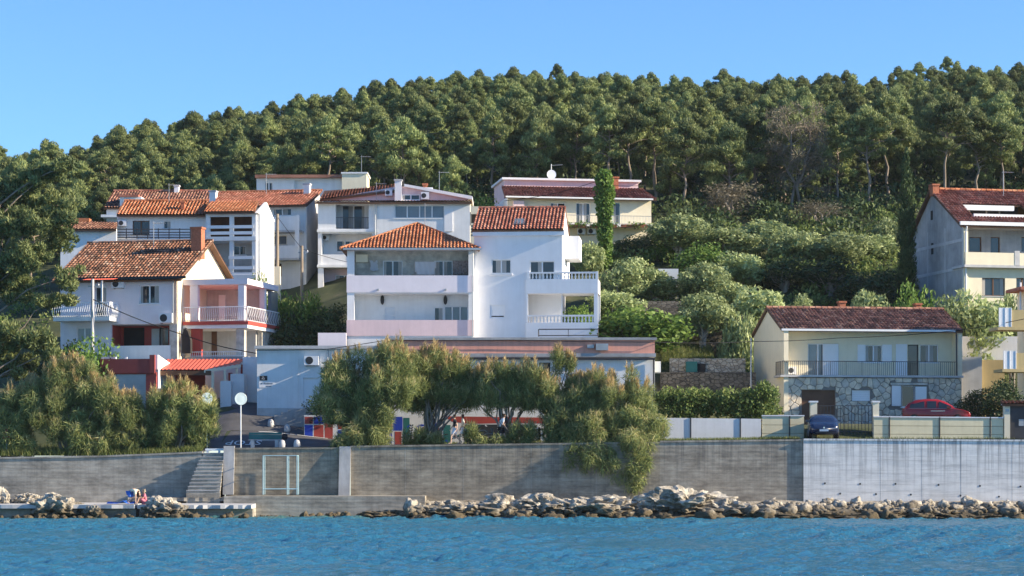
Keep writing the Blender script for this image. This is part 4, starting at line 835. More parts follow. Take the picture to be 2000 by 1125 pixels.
h.box('balcony_parapet', 'plaster_white', 512, 422, 585, 450, -1.3, -1.15); h.box('balcony_slab', 'plaster_grey', 512, 449, 585, 453, -1.3, 0); h.box('balcony_parapet', 'plaster_white', 503, 480, 584, 505, -1.3, -1.15); h.box('balcony_slab', 'plaster_grey', 503, 504, 584, 508, -1.3, 0); h.box('pier', 'plaster_white', 576, 420, 584, 485, -1.35, -1.15); h.lbox('dark_room', 'interior_dark', h.x(500), h.x(590), 1.2, 1.4, h.z(640), h.z(510))
zr = h.z(375, 510, 3.5); h.slope((h.x(425), -.6, h.z(403)), (W1 + .2, -.6, h.z(403)), (W1 + .3, 3.5, zr), (h.x(424, 3.5), 3.5, zr), 'tiles_red', pitch=.24, seed=85); h.ridge_cap((h.x(424, 3.5), 3.5, zr + .05), (W1 + .3, 3.5, zr + .05), 'tiles_orange'); MB().prism([(-.3, h.z(403)), (7.3, h.z(403)), (3.5, zr - .1)], W1 - .29, W1 - .02, 'x').build('gable_wall', 'plaster_grey', h.root)
h.chimney(409, 372, 421, 395, 1.5, 'plaster_bright', .5); h.chimney(593, 358, 604, 380, 2.5, 'plaster_white', .5)
h = House('house', 'house with long dark red roof and white dormer at far left of the row', 'house', 300, 47, 15.5)
zr = h.z(374, 300, 4); h.wall('plaster_white', 208, 403, 410, 520, 0, .3, []); h.slope((h.x(205), -.4, h.z(407)), (h.x(412), -.4, h.z(407)), (h.x(410, 4), 4, zr), (h.x(222, 4), 4, zr), 'tiles_brown', seed=87); h.ridge_cap((h.x(222, 4), 4, zr + .05), (h.x(410, 4), 4, zr + .05), 'tiles_red'); h.lbox('wall', 'plaster_white', h.x(208), h.x(410), .3, 8, -2, h.z(407))
h.box('dormer', 'plaster_white', 234, 384, 276, 410, -.2, 2.5); h.opening(h.rect(241, 390, 256, 400, -.35), -.4, 'win', 2); h.box('dormer_roof', 'tiles_red', 230, 380, 270, 384, -.4, 2.5); h.box('balcony_slab', 'plaster_white', 197, 419, 236, 424, -1.2, 0); h.chimney(340, 361, 349, 380, 3.6, 'plaster_bright', .5)
h = House('shed', 'low white shed with dull maroon roof left of the railed terrace', 'shed', 170, 30, 11.5)
h.wall('plaster_white', 118, 447, 227, 540, 0, .3, []); h.slope((h.x(112), -.4, h.z(449)), (h.x(229), -.4, h.z(449)), (h.x(229, 4), 4, h.z(434, 170, 4)), (h.x(112, 4), 4, h.z(434, 170, 4)), 'tiles_brown', seed=89)
h.box('lean_to_roof', 'tiles_orange', 142, 426, 174, 437, 4.2, 5.5)
h = House('house', 'flat roofed white house with cream stair tower highest on the slope', 'house', 605, 58, 18.5)
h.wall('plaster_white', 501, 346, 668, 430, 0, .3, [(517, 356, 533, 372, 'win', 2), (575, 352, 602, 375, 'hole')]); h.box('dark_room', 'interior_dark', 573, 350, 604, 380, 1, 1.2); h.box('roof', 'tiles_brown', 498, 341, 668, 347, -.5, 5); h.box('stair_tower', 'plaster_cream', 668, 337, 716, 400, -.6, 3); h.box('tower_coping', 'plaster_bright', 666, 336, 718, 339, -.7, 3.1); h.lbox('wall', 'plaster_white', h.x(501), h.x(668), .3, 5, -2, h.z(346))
h = House('house', 'cream wall with slatted vents squeezed between the two white houses', 'house', 928, 34, 11.5)
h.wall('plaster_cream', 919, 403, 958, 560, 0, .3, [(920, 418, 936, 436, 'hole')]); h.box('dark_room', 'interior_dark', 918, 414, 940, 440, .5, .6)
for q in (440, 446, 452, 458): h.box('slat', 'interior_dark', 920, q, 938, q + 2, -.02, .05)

# rooftop aerials and downpipes, parts of the house they are fixed to
def aerial(match, px, qb, Y, hgt=1.6):
    root = next(o for o in C.objects if o.parent is None and match in str(o.get('label', ''))); inv = (Matrix.Translation(root.location) @ Matrix.Rotation(root.rotation_euler.z, 4, 'Z')).inverted()
    b = inv @ Vector((X(px, Y), Y, Z(qb, Y))); f = MB(); f.tube([b - Vector((0, 0, .3)), b + Vector((0, 0, hgt))], .022, 5); f.tube([b + Vector((-.1, 0, hgt - .1)), b + Vector((.8, .1, hgt - .1))], .014, 4)
    for k in range(6): f.tube([b + Vector((.02 + k * .14, -.3 + k * .02, hgt - .1)), b + Vector((.02 + k * .14, .4 - k * .02, hgt - .1))], .009, 4)
    f.build('aerial', 'metal_grey', root)
for a in (('ribbon window', 858, 372, 44, 1.5), ('ribbon window', 735, 392, 41, 1.4), ('ribbed tile roof and black', 330, 398, 36.5, 1.5), ('stacked solid balconies', 520, 378, 46, 1.6), ('cream stair tower', 706, 336, 59, 1.4), ('hipped roof', 830, 440, 23.5, 1.5), ('weathered tiled gable', 300, 474, 20.5, 1.4), ('unfinished grey concrete', 1960, 374, 33, 1.5)): aerial(*a)
def downpipe(match, px, q0, q1, Y, m='metal_grey'):
    root = next(o for o in C.objects if o.parent is None and match in str(o.get('label', ''))); inv = (Matrix.Translation(root.location) @ Matrix.Rotation(root.rotation_euler.z, 4, 'Z')).inverted(); MB().tube([inv @ Vector((X(px, Y), Y, Z(q0, Y))), inv @ Vector((X(px, Y), Y, Z(q1, Y)))], .045, 6).build('downpipe', m, root)
for a in (('hipped roof', 923.5, 486, 658, 18.85), ('ribbon window', 733, 397, 520, 39.8), ('lavender white house', 338, 545, 632, 15.9), ('wall signs', 640, 682, 800, 8.9)): downpipe(*a)
# ---------------------------------------------------------------- foliage
def norm(a): return a / (np.linalg.norm(a, axis=1, keepdims=True) + 1e-9)
def leaves(name, clumps, n, L, W, tang=.5, dirv=(0, 0, .3), jit=.5, seed=0, tip=0.0, shell=.5, tri=False):
    """leaf-sized kite faces spread through ellipsoid clumps (cx, cy, cz, rx, ry, rz); n = leaves per clump of 1 m radius"""
    g = np.random.default_rng(seed); c = np.array(clumps, float)
    cnt = np.maximum(6, (n * (c[:, 3] * c[:, 5] + c[:, 3] * c[:, 4] + c[:, 4] * c[:, 5]) / 3).astype(int)); idx = np.repeat(np.arange(len(c)), cnt); N = len(idx)
    d = norm(g.normal(size=(N, 3))); rr = shell + (1 - shell) * g.random(N) ** .5
    pos = c[idx, :3] + d * c[idx, 3:6] * rr[:, None]
    o = norm(d / c[idx, 3:6])
    s = norm(np.cross(o, g.normal(size=(N, 3)))); tg = np.cross(s, o)
    ax = norm(tg * tang + o * (1 - tang) + np.array(dirv) + g.normal(size=(N, 3)) * jit * .5)
    s = norm(np.cross(ax, o + g.normal(size=(N, 3)) * .35)); l = L * g.uniform(.6, 1.3, N)[:, None]; w_ = W * g.uniform(.7, 1.3, N)[:, None]
    a = pos - ax * l * .35; b = pos + s * w_ * .5; e = pos + ax * l * .65; f = pos - s * w_ * .5
    v = np.stack([a, b, e, f], 1).reshape(-1, 3); F_ = np.arange(4 * N).reshape(N, 4)
    clr = g.random(len(c)) * .35
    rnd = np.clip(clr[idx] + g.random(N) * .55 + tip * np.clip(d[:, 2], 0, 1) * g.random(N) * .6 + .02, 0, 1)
    return np_mesh(name, v, F_, rnd)
def limb(mb, p0, p1, r0, r1, n=5, sag=.15, g=random, jit=.06):
    p0, p1 = Vector(p0), Vector(p1); L_ = (p1 - p0).length; pts = []
    for i in range(n + 1):
        t = i / n; p = p0.lerp(p1, t); 
        if 0 < i < n: p += Vector((g.uniform(-1, 1), g.uniform(-1, 1), g.uniform(-.6, .8))) * L_ * jit
        p.z += math.sin(t * math.pi) * L_ * sag; pts.append(p)
    mb.tube(pts, [r0 + (r1 - r0) * i / n for i in range(n + 1)], 6, False); return pts
TREES = {}
def pine_proto(key, seed, h, cw, base, lean=.06, flat=.7, nb=34, dens=330, bark='bark'):
    """trunk with limbs and a crown of needle tufts, built once per form; returns (trunk mesh, crown mesh)"""
    g = random.Random(seed); mb = MB(); top = Vector((g.uniform(-1, 1) * lean * h, g.uniform(-1, 1) * lean * h, h * .9)); pts = limb(mb, (0, 0, -.6), top, .014 * h + .06, .04, 8, 0, g, .018); cl = []
    for i in range(nb):
        t = base + (1 - base) * ((i + .5) / nb) ** .85; k = min(int(t * 8), 7); p = pts[k].lerp(pts[k + 1], t * 8 - k)
        a = i * 2.4 + g.uniform(-.5, .5); prof = (1 - ((t - base) / (1 - base)) ** 1.7 * .85) * (.55 + .45 * min(1, (t - base) / (1 - base) * 3)) * (g.uniform(.55, 1.25) if i % 3 else 1.3)
        r = cw * prof * g.uniform(.45, 1.05); e = p + Vector((math.cos(a) * r, math.sin(a) * r, r * g.uniform(.12, .5)))
        limb(mb, p, e, .05 + .006 * h * (1 - t), .015, 3, .05, g)
        for q in range(g.choice((1, 2, 2, 3))):
            s = cw * g.uniform(.15, .30); cl.append((e.x + g.uniform(-1, 1) * s, e.y + g.uniform(-1, 1) * s, e.z + g.uniform(-.3, .6) * s, s, s * g.uniform(.8, 1.1), s * flat * g.uniform(.7, 1.1)))
    s = cw * .3; cl.append((top.x, top.y, top.z + .05 * h, s, s, s * .9))
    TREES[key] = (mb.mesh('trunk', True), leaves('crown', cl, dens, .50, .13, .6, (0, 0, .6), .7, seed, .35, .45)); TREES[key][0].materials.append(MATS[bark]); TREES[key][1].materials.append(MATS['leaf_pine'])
for i, (h_, cw_, b_, fl_) in enumerate(((11, 3.4, .42, .7), (12, 3.0, .5, .62), (9.5, 3.3, .3, .75), (10, 2.7, .34, .85), (12.5, 3.6, .55, .55), (8.5, 2.8, .22, .85), (11, 2.5, .38, .9))): pine_proto('pine%d' % i, 100 + i, h_, cw_, b_, flat=fl_)
def plant(name, key, label, cat, loc, sc=1.0, rz=0.0, group=None, szz=1.0, parts=('trunk', 'crown')):
    o = empty(name, loc, rz); o.scale = (sc, sc, sc * szz); tag(o, label, cat, group)
    for nm, me in zip(parts, TREES[key]): link(nm, me, None, o)
    return o
g = random.Random(11)
# front pines, told apart by what they stand by
FP = [(1190, 62, 'pine1', 1.1, 'tall bare trunked pine just left of the ivy column'), (1232, 63, 'pine4', 1.0, 'pine with forked pale trunk right of the ivy column'), (1278, 64, 'pine1', 1.12, 'pine with slim bare trunk right of the balcony house'),
      (1335, 60, 'pine0', 1.05, 'full pine above the round olive tree'), (1420, 61, 'pine2', 1.12, 'broad low pine left of the dead pine'), (1475, 66, 'pine3', 1.2, 'pine rising behind the dead pine'), (1640, 62, 'pine6', .95, 'small pine right of the dead pine'),
      (1700, 60, 'pine4', 1.05, 'pine with leaning pale trunk left of the cypress'), (1735, 66, 'pine1', 1.15, 'tall pine directly behind the cypress'), (1838, 58, 'pine4', 1.2, 'tall umbrella pine above the concrete house chimney'),
      (1905, 60, 'pine1', 1.05, 'pine above the concrete house roof recess'), (1965, 60, 'pine4', 1.0, 'pine with leaning trunk at right edge above concrete house'), (640, 72, 'pine4', 1.0, 'pine with pale forked trunk above the flat roofed house'),
      (790, 64, 'pine0', 1.08, 'broad pine above the attic with air conditioners'), (735, 68, 'pine2', 1.0, 'rounded pine above the cream stair tower'), (880, 62, 'pine5', .8, 'bushy young pine right of the white attic'), (1040, 64, 'pine3', 1.1, 'pine behind the satellite dish'),
      (960, 66, 'pine6', 1.1, 'dark pine left of the satellite dish house'), (270, 56, 'pine2', 1.0, 'rounded pine above the white dormer'), (150, 50, 'pine0', .95, 'pine at left behind the maroon roofed shed'), (60, 46, 'pine3', 1.0, 'pine at far left behind the big shore pine'), (440, 60, 'pine2', .9, 'pine above the white chimney of the ribbed roof'), (1120, 66, 'pine0', 1.1, 'full pine between satellite dish and ivy column')]
for px, Y, k, sc, lb in FP: x = X(px, Y); plant('pine_tree', k, lb, 'tree', (x, Y, T(x, Y)), sc * .66, g.uniform(0, 6.28), 'pines at the edge of the wood')
# the wood behind
spots = []
yy = 58.0
while yy < 152:
    sp = 3.4; half = .262 * (yy + CY); xx = -half - 6 + g.uniform(0, sp)
    while xx < half + 6:
        x, Y = xx + g.uniform(-2, 2), yy + g.uniform(-2.2, 2.2); px = 1000 + x * F / (Y + CY)
        ok = Y > (70 if 490 < px < 730 else 64 if px < 1330 else 63)
        if ok and all(abs(px - a) > 26 or abs(Y - b) > 4 for a, b, *_ in FP): spots.append((x, Y))
        xx += sp
    yy += sp * .9
for _ in range(330):
    Y = g.uniform(128, 156); spots.append((g.uniform(-.27, .27) * (Y + CY), Y))
spots.sort(key=lambda p: p[1])
NI = 190
for i, (x, Y) in enumerate(spots[:NI]):
    plant('pine_tree', 'pine%d' % g.choice((0, 2, 3, 5, 6, 0, 4)), 'pine tree with rounded crown inside the hillside wood', 'tree', (x, Y, T(x, Y)), g.choice((g.uniform(.28, .45), g.uniform(.42, .7))) * (.85 if x < -22 else 1), g.uniform(0, 6.28), 'pines inside the hillside wood', g.uniform(.9, 1.35))
def scatter(name, label, pts, protos, scales, rz, picks):
    """one stuff object: instances of crown meshes on points"""
    me = bpy.data.meshes.new(name); me.from_pydata(pts, [], [])
    for nm, vals, ty in (('sc', scales, 'FLOAT'), ('rz', rz, 'FLOAT'), ('pk', picks, 'INT')): me.attributes.new(nm, ty, 'POINT').data.foreach_set('value', vals)
    o = link(name, me); tag(o, label, None, None, 'stuff'); md = o.modifiers.new('scatter', 'NODES'); ng = bpy.data.node_groups.new(name, 'GeometryNodeTree'); md.node_group = ng
    ng.interface.new_socket('Geometry', in_out='INPUT', socket_type='NodeSocketGeometry'); ng.interface.new_socket('Geometry', in_out='OUTPUT', socket_type='NodeSocketGeometry')
    N, L = ng.nodes, ng.links; gi, go = N.new('NodeGroupInput'), N.new('NodeGroupOutput'); ip = N.new('GeometryNodeInstanceOnPoints'); jn = N.new('GeometryNodeGeometryToInstance')
    for p in reversed(protos): oi = N.new('GeometryNodeObjectInfo'); oi.inputs['Object'].default_value = p; oi.transform_space = 'ORIGINAL'; L.new(oi.outputs['Geometry'], jn.inputs[0])
    def att(nm, ty): a = N.new('GeometryNodeInputNamedAttribute'); a.data_type = ty; a.inputs[0].default_value = nm; return a.outputs['Attribute']
    L.new(gi.outputs[0], ip.inputs['Points']); L.new(jn.outputs[0], ip.inputs['Instance']); ip.inputs['Pick Instance'].default_value = True
    L.new(att('pk', 'INT'), ip.inputs['Instance Index']); cb = N.new('ShaderNodeCombineXYZ'); L.new(att('rz', 'FLOAT'), cb.inputs[2]); L.new(cb.outputs[0], ip.inputs['Rotation']); L.new(att('sc', 'FLOAT'), ip.inputs['Scale']); L.new(ip.outputs[0], go.inputs[0])
    return o
crowns = {}
for o in C.objects:
    if o.name.startswith('crown') and o.data not in crowns: crowns[o.data] = o
back = spots[NI:]
if back:
    prs = [crowns[TREES['pine%d' % k][1]] for k in (0, 2, 3, 5, 6)]
    scatter('pine_wood', 'mass of pine crowns climbing to the skyline', [(x, Y, T(x, Y) - .4) for x, Y in back], prs, [g.uniform(.34, .62) if y_ < 126 else g.uniform(.26, .5) for _, y_ in back], [g.uniform(0, 6.28) for _ in back], [g.randrange(len(prs)) for _ in back])
print('pines', len(spots))
# undergrowth between the trees
cl = []
for k in range(620):
    Y = g.uniform(50, 84) if k < 480 else g.uniform(84, 140); x = g.uniform(-.26, .26) * (Y + CY); px = 1000 + x * F / (Y + CY)
    if (480 < px < 740 and Y < 66) or (px < 1300 and Y < 60): continue
    s = g.uniform(.6, 1.5); cl.append((x, Y, T(x, Y) + s * .4, s * 1.3, s * 1.2, s))
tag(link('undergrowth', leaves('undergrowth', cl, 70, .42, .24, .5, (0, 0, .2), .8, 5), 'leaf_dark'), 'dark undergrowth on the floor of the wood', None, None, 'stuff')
cl = []
for k in range(900):
    Y = g.uniform(22.5, 60); x = g.uniform(6.5, .27 * (Y + CY)) if k < 620 else g.uniform(-.27 * (Y + CY), 6); px = 1000 + x * F / (Y + CY)
    if (1285 < px < 1480 and Y < 26) or (980 < px < 1290 and 45 < Y < 58) or (px > 1870 and 26 < Y < 42) or (px > 1470 and Y < 25): continue
    if x < 6 and not (px < 100 or (505 < px < 620 and Y < 40) or (920 < px < 985)): continue
    s = g.uniform(.35, 1.0); cl.append((x, Y, T(x, Y) + s * .35, s * 1.4, s * 1.3, s * .9))
tag(link('ground_shrubs', leaves('ground_shrubs', cl, 130, .3, .17, .45, (0, 0, .3), .8, 6, .5), 'leaf_hedge'), 'low shrubs and weeds covering the grove slope', None, None, 'stuff')
# ---------------------------------------------------------------- olives and garden trees
def round_proto(key, seed, h, r, material, base=.3, n=120, L=.26, W=.12, trunks=2, bark='bark_grey', nc=34, cs=(.28, .48), tip=.5, dirv=(0, 0, .35), vz=.8):
    g = random.Random(seed); mb = MB(); cl = []; cz = h * (base + (1 - base) / 2); hz = h * (1 - base) / 2
    lim = [(g.uniform(-.12, .12), g.uniform(-.12, .12)) for _ in range(trunks)]
    for i in range(nc):
        d = Vector((g.gauss(0, 1), g.gauss(0, 1), g.gauss(0, 1))).normalized(); q = g.uniform(.35, .95); s = r * g.uniform(*cs)
        c = Vector((d.x * r * q, d.y * r * q, cz + d.z * hz * q)); cl.append((c.x, c.y, c.z, s, s, s * vz))
        if i % 3 == 0: a = lim[i % trunks]; limb(mb, (a[0] + g.uniform(-.3, .3) * r * .4, a[1], h * base * g.uniform(.5, 1)), c, .05 + .012 * h, .015, 4, .05, g)
    for a in lim: limb(mb, (a[0], a[1], -.4), (a[0] + g.uniform(-.5, .5), a[1] + g.uniform(-.5, .5), h * max(base, .25) * 1.1), .05 + .03 * h, .05 + .015 * h, 4, 0, g)
    TREES[key] = (mb.mesh('trunk', True), leaves('crown', cl, n, L, W, .75, dirv, .7, seed, tip, .45)); TREES[key][0].materials.append(MATS[bark]); TREES[key][1].materials.append(MATS[material])
for i, (h_, r_, b_) in enumerate(((4.6, 2.2, .22), (4.2, 2.3, .28), (5.2, 2.1, .3), (3.8, 2.0, .18))): round_proto('olive%d' % i, 200 + i, h_, r_, 'leaf_olive', b_, n=270, L=.32, W=.15)
round_proto('citrus0', 220, 3.6, 1.9, 'leaf_green', .1, n=150, L=.24, W=.15, tip=.4); round_proto('dark0', 221, 4.4, 2.3, 'leaf_dark', .08, n=150, L=.26, W=.15, tip=.3); round_proto('fig0', 222, 3.2, 2.3, 'leaf_green', .02, n=120, L=.30, W=.24, tip=.6, nc=44); round_proto('dry0', 223, 4.5, 2.2, 'leaf_dry', .1, n=110, L=.3, W=.07, tip=.2)
round_proto('oleander0', 224, 3.2, 1.6, 'leaf_green', .02, n=170, L=.32, W=.09, tip=.7, dirv=(0, 0, .8))
OL = [(1320, 414, 130, 43, 'olive1', 'large round olive tree right of the balcony house'), (1425, 440, 95, 43, 'olive2', 'olive tree second from the balcony house in the top row'), (1490, 424, 110, 47, 'olive0', 'olive tree standing highest in the middle of the grove'), (1562, 447, 105, 43, 'olive3', 'olive tree below the dead pine'), (1640, 450, 115, 42, 'olive1', 'wide olive tree in the upper grove left of the cypress'), (1705, 455, 90, 45, 'olive2', 'olive tree just left of the cypress'), (1735, 425, 70, 50, 'olive0', 'small olive tree behind the cypress'),
      (1370, 470, 100, 38, 'citrus0', 'green fruit tree below the large round olive'), (1445, 490, 110, 37, 'olive3', 'olive tree in shade at the middle of the grove'), (1530, 498, 110, 37, 'dark0', 'dark evergreen tree in the middle of the grove'), (1620, 500, 120, 36, 'dark0', 'broad dark tree above the cream house roof'), (1700, 525, 120, 33, 'dark0', 'dark evergreen tree below the cypress'),
      (1225, 500, 110, 32, 'olive0', 'olive tree in front of the ivy column foot'), (1280, 523, 80, 33, 'olive2', 'olive tree beside the short white garden wall'), (1370, 508, 105, 32, 'olive1', 'olive tree right of the short white garden wall'), (1425, 545, 90, 31, 'olive3', 'shaded olive tree above the terrace wall'), (1490, 553, 110, 27, 'olive2', 'olive tree behind the left gable of the cream house'), (1575, 572, 80, 28, 'olive0', 'small olive tree peeping over the cream house roof'), (1690, 560, 95, 27, 'olive1', 'olive tree over the middle of the cream house roof'),
      (1200, 563, 95, 26, 'olive2', 'olive tree touching the white terrace'), (1372, 565, 120, 24, 'olive1', 'olive tree with pale crooked trunk on the lawn'), (1440, 600, 70, 24, 'olive3', 'low olive tree left of the cream gable'), (1862, 562, 120, 25, 'olive0', 'olive tree in front of the concrete house'), (1925, 566, 110, 24, 'olive2', 'olive tree with dark trunk left of the ochre balcony'), (1790, 540, 85, 27, 'citrus0', 'glossy citrus tree beside the concrete gable'), (1975, 560, 60, 25, 'olive3', 'olive tree tucked behind the ochre balcony'),
      (1243, 592, 160, 21, 'fig0', 'wide glossy fig tree beside the salmon parapet'), (1240, 455, 95, 45, 'dark0', 'dark fig tree right of the ivy column'), (1600, 392, 100, 54, 'dry0', 'brown half dry bush at the edge of the wood'), (1425, 355, 110, 57, 'dry0', 'tall brownish bush left of the dead pine'), (1150, 470, 60, 40, 'olive3', 'small tree behind the white terrace corner'), (1290, 470, 60, 44, 'citrus0', 'bright green shrub below the large round olive'),
      (548, 565, 80, 24, 'oleander0', 'pale topped oleander left of the garden path'), (600, 562, 85, 24, 'oleander0', 'pale topped oleander beside the garden pole'), (560, 600, 100, 22.5, 'dark0', 'dark shrub behind the flat roofed building'), (640, 590, 90, 23, 'dark0', 'dark shrub left of the pink balcony house'), (610, 630, 110, 22, 'dark0', 'low dark shrub over the flat roof edge'), (512, 520, 40, 30, 'citrus0', 'bright shrub beside the timber balcony tower'),
      (170, 648, 110, 12, 'citrus0', 'bright green tree in front of the left balcony'), (120, 660, 90, 13, 'dark0', 'dark bush below the left balcony'), (205, 690, 60, 11.5, 'dark0', 'dark bush beside the maroon garage'), (1950, 735, 90, 11, 'dark0', 'dark tree behind the tiled gate'), (1905, 760, 70, 12, 'dark0', 'dark shrub beside the stone garage storey'), (940, 380, 60, 50, 'citrus0', 'light green shrub left of the satellite dish house'), (1130, 590, 60, 24, 'citrus0', 'sunlit green shrub seen through the white terrace'), (650, 770, 110, 7.6, 'dark0', 'rounded dark bush beside the white door')]
HH = {k: max(v.co.z for v in TREES[k][1].vertices) for k in TREES}; RR = {k: max(abs(v.co.x) for v in TREES[k][1].vertices) for k in TREES}
for px, qt, wd, Y, k, lb in OL:
    x = X(px, Y); zb = T(x, Y); zt = Z(qt, Y); sx = (wd / 2) / F * (Y + CY) / RR[k] * 1.42; hz = (zt - zb)
    hmin = 3.3 if k[0] == 'o' else 2.2
    if hz < hmin: zb = zt - hmin; hz = hmin
    o = plant({'o': 'olive_tree', 'c': 'garden_tree', 'd': 'dark_shrub', 'f': 'fig_tree'}[k[0]] if k[:3] not in ('dry', 'ole') else 'shrub', k, lb, 'tree', (x, Y, zb), sx, g.uniform(0, 6.28), None, 1.0); o.scale.z = hz / HH[k]
# cypress, ivy column, dead pine
def column_plant(name, label, px, qt, qb, wd, Y, prof, material, n, L, W, dirv, tip, seed, stem='trunk'):
    x = X(px, Y); zb = min(Z(qb, Y), T(x, Y) + .3); h_ = Z(qt, Y) - zb; r = wd / 2 / F * (Y + CY); cl = []; k = 34
    for i in range(k):
        t = (i + .5) / k; rr = r * np.interp(t, *prof)
        for q in range(4): a = random.uniform(0, 6.28); cl.append((math.cos(a) * rr * .38, math.sin(a) * rr * .38, t * h_, rr * random.uniform(.5, .68), rr * .6, h_ / k * 1.6))
    root = tag(empty(name, (x, Y, zb)), label, 'tree'); MB().tube([(0, 0, -.5), (0, 0, h_ * .9)], [.18, .05], 7).build(stem, 'bark', root); link('crown', leaves('crown', cl, n, L, W, .4, dirv, .5, seed, tip, .55), material, root)
column_plant('cypress_tree', 'tall dark cypress left of the concrete house', 1771, 296, 484, 44, 32.5, ([0, .08, .4, .75, .95, 1], [.5, .95, 1, .75, .3, .08]), 'leaf_dark', 420, .28, .09, (0, 0, 1.0), .2, 301)
column_plant('ivy_column', 'tall ivy covered post in front of the balcony house', 1181, 336, 505, 46, 41, ([0, .1, .5, .75, .92, 1], [.75, .7, .72, .95, 1.0, .55]), 'leaf_green', 420, .22, .2, (0, 0, -.3), .45, 302, 'post')
gd = random.Random(5); dp = tag(empty('dead_pine', (X(1550, 61), 61, T(X(1550, 61), 61))), 'leafless grey brown dead pine at the edge of the wood', 'tree'); mb = MB(); tw = []
for sgn in (-1, 1):
    pts = limb(mb, (sgn * .2, 0, -.4), (sgn * .8 + .6, 0, 6.5), .16, .06, 6, 0, gd)
    for i in range(26):
        p = pts[gd.randrange(2, 7)]; e = p + Vector((gd.uniform(-2.6, 2.6), gd.uniform(-2, 2), gd.uniform(-.5, 2.6))); limb(mb, p, e, .035, .01, 3, .1, gd); tw.append((e.x, e.y, e.z, .8, .8, .6))
mb.build('trunk', 'bark', dp, True); link('crown', leaves('crown', tw, 190, .45, .05, .3, (0, 0, .1), 1, 9, 0, .2), 'leaf_dry', dp)
# ---------------------------------------------------------------- tamarisks along the sea wall
def tamarisk(label, base, blobs, Y, seed, material='leaf_tamarisk', n=1050, L=.44, W=.036, name='tamarisk_tree', bark='bark', zb=None):
    """blobs = (px, py, half width px, half height px, droop 0..1, depth shift)"""
    g = random.Random(seed); k = F / (Y + CY); bx = X(base, Y); zb = T(bx, max(Y, .6)) if zb is None else zb; root = tag(empty(name, (bx, Y, zb)), label, 'tree', 'tamarisks along the sea wall' if 'tamarisk' in name else None); mb = MB(); up = []; dn = []
    for (p, q, a, b, dr, dy) in blobs:
        c = Vector((X(p, Y) - bx, dy, Z(q, Y) - zb)); A, B = a / k * 1.24, b / k * 1.03; m = max(9, int(A * B * 11))
        for i in range(m):
            d = Vector((g.gauss(0, 1), g.gauss(0, 1), g.gauss(0, 1))).normalized() * g.uniform(.3, .92); s = g.uniform(.3, .52) * (.75 + .25 * min(A, B))
            e = c + Vector((d.x * A, d.y * min(A, 1.5) * .8, d.z * B)); (dn if g.random() < dr else up).append((e.x, e.y, e.z, s, s, s * (1.5 if g.random() < .5 else 1.1)))
            if i % 5 == 0: limb(mb, (g.uniform(-.3, .3), g.uniform(-.2, .3), .2), e, .07, .015, 5, .12, g)
    for t in (-.25, .2): limb(mb, (t, 0, -.4), (t * 3, .1, .9), .14, .09, 4, 0, g)
    mb.build('trunk', bark, root, True)
    pl = [(e[0], e[1], e[2] + e[5] * .9, .09, .09, g.uniform(.25, .5)) for e in up if e[2] > np.percentile([u[2] for u in up], 55)] if up else []
    if pl: link('flower_plumes', leaves('flower_plumes', pl + [(a + g.uniform(-.3, .3), b + g.uniform(-.3, .3), c - .08, d, e, f) for a, b, c, d, e, f in pl], 1900, .3, .035, .3, (.1, 0, 1.2), .5, seed + 2, .3, .1), 'leaf_plume', root)
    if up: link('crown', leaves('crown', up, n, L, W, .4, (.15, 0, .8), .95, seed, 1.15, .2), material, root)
    if dn: link('drooping_sprays', leaves('drooping_sprays', dn, n, L * 1.1, W, .4, (.15, -.1, -.55), .85, seed + 1, .8, .2), material, root)
    return root
tamarisk('tamarisk tree overhanging the wall left of the mural emblem', 735, [(720, 735, 70, 50, .25, 0), (760, 705, 50, 32, .05, .2), (702, 795, 54, 44, .5, 0), (668, 745, 40, 40, .3, .3), (735, 825, 32, 38, .7, -.4), (698, 848, 46, 30, .9, -.7), (775, 750, 42, 50, .2, 0), (735, 862, 30, 26, 1, -.9), (672, 872, 26, 16, 1, -.9), (795, 735, 32, 44, .2, .2), (650, 790, 34, 40, .4, .1)], 1.6, 401)
tamarisk('slender tamarisk tree with dark slanting trunk above the walking couple', 840, [(860, 712, 45, 36, .05, .2), (845, 765, 50, 40, .2, .3), (895, 755, 34, 34, .2, .5), (825, 735, 32, 40, .15, .2), (860, 788, 70, 16, .2, .4), (915, 780, 36, 24, .2, .4), (805, 768, 34, 34, .2, .3), (808, 858, 20, 12, .3, -.8), (845, 862, 22, 9, .3, -.9), (920, 760, 34, 36, .1, .3), (880, 735, 34, 34, .1, .3)], 2.6, 402)
tamarisk('tamarisk tree left of the white graffiti letters', 985, [(985, 745, 58, 38, .1, .2), (945, 770, 34, 30, .2, .4), (1030, 760, 50, 44, .15, .2), (985, 788, 75, 18, .2, .4), (955, 872, 40, 18, .9, -.9), (1000, 868, 30, 16, .9, -.9), (925, 850, 20, 16, .3, -.7), (1020, 848, 26, 18, .3, -.7)], 2.0, 403)
tamarisk('tallest tamarisk tree with sandy plumes in front of the dark window', 1090, [(1092, 712, 24, 28, .0, .2), (1085, 765, 60, 42, .1, .2), (1110, 820, 55, 45, .5, -.2), (1125, 868, 44, 44, .8, -.8), (1050, 785, 40, 22, .2, .2), (1130, 895, 34, 34, 1, -1.0), (1112, 858, 24, 32, .9, -.9), (1135, 785, 40, 40, .2, .1), (1045, 750, 34, 36, .1, .2)], 1.6, 404)
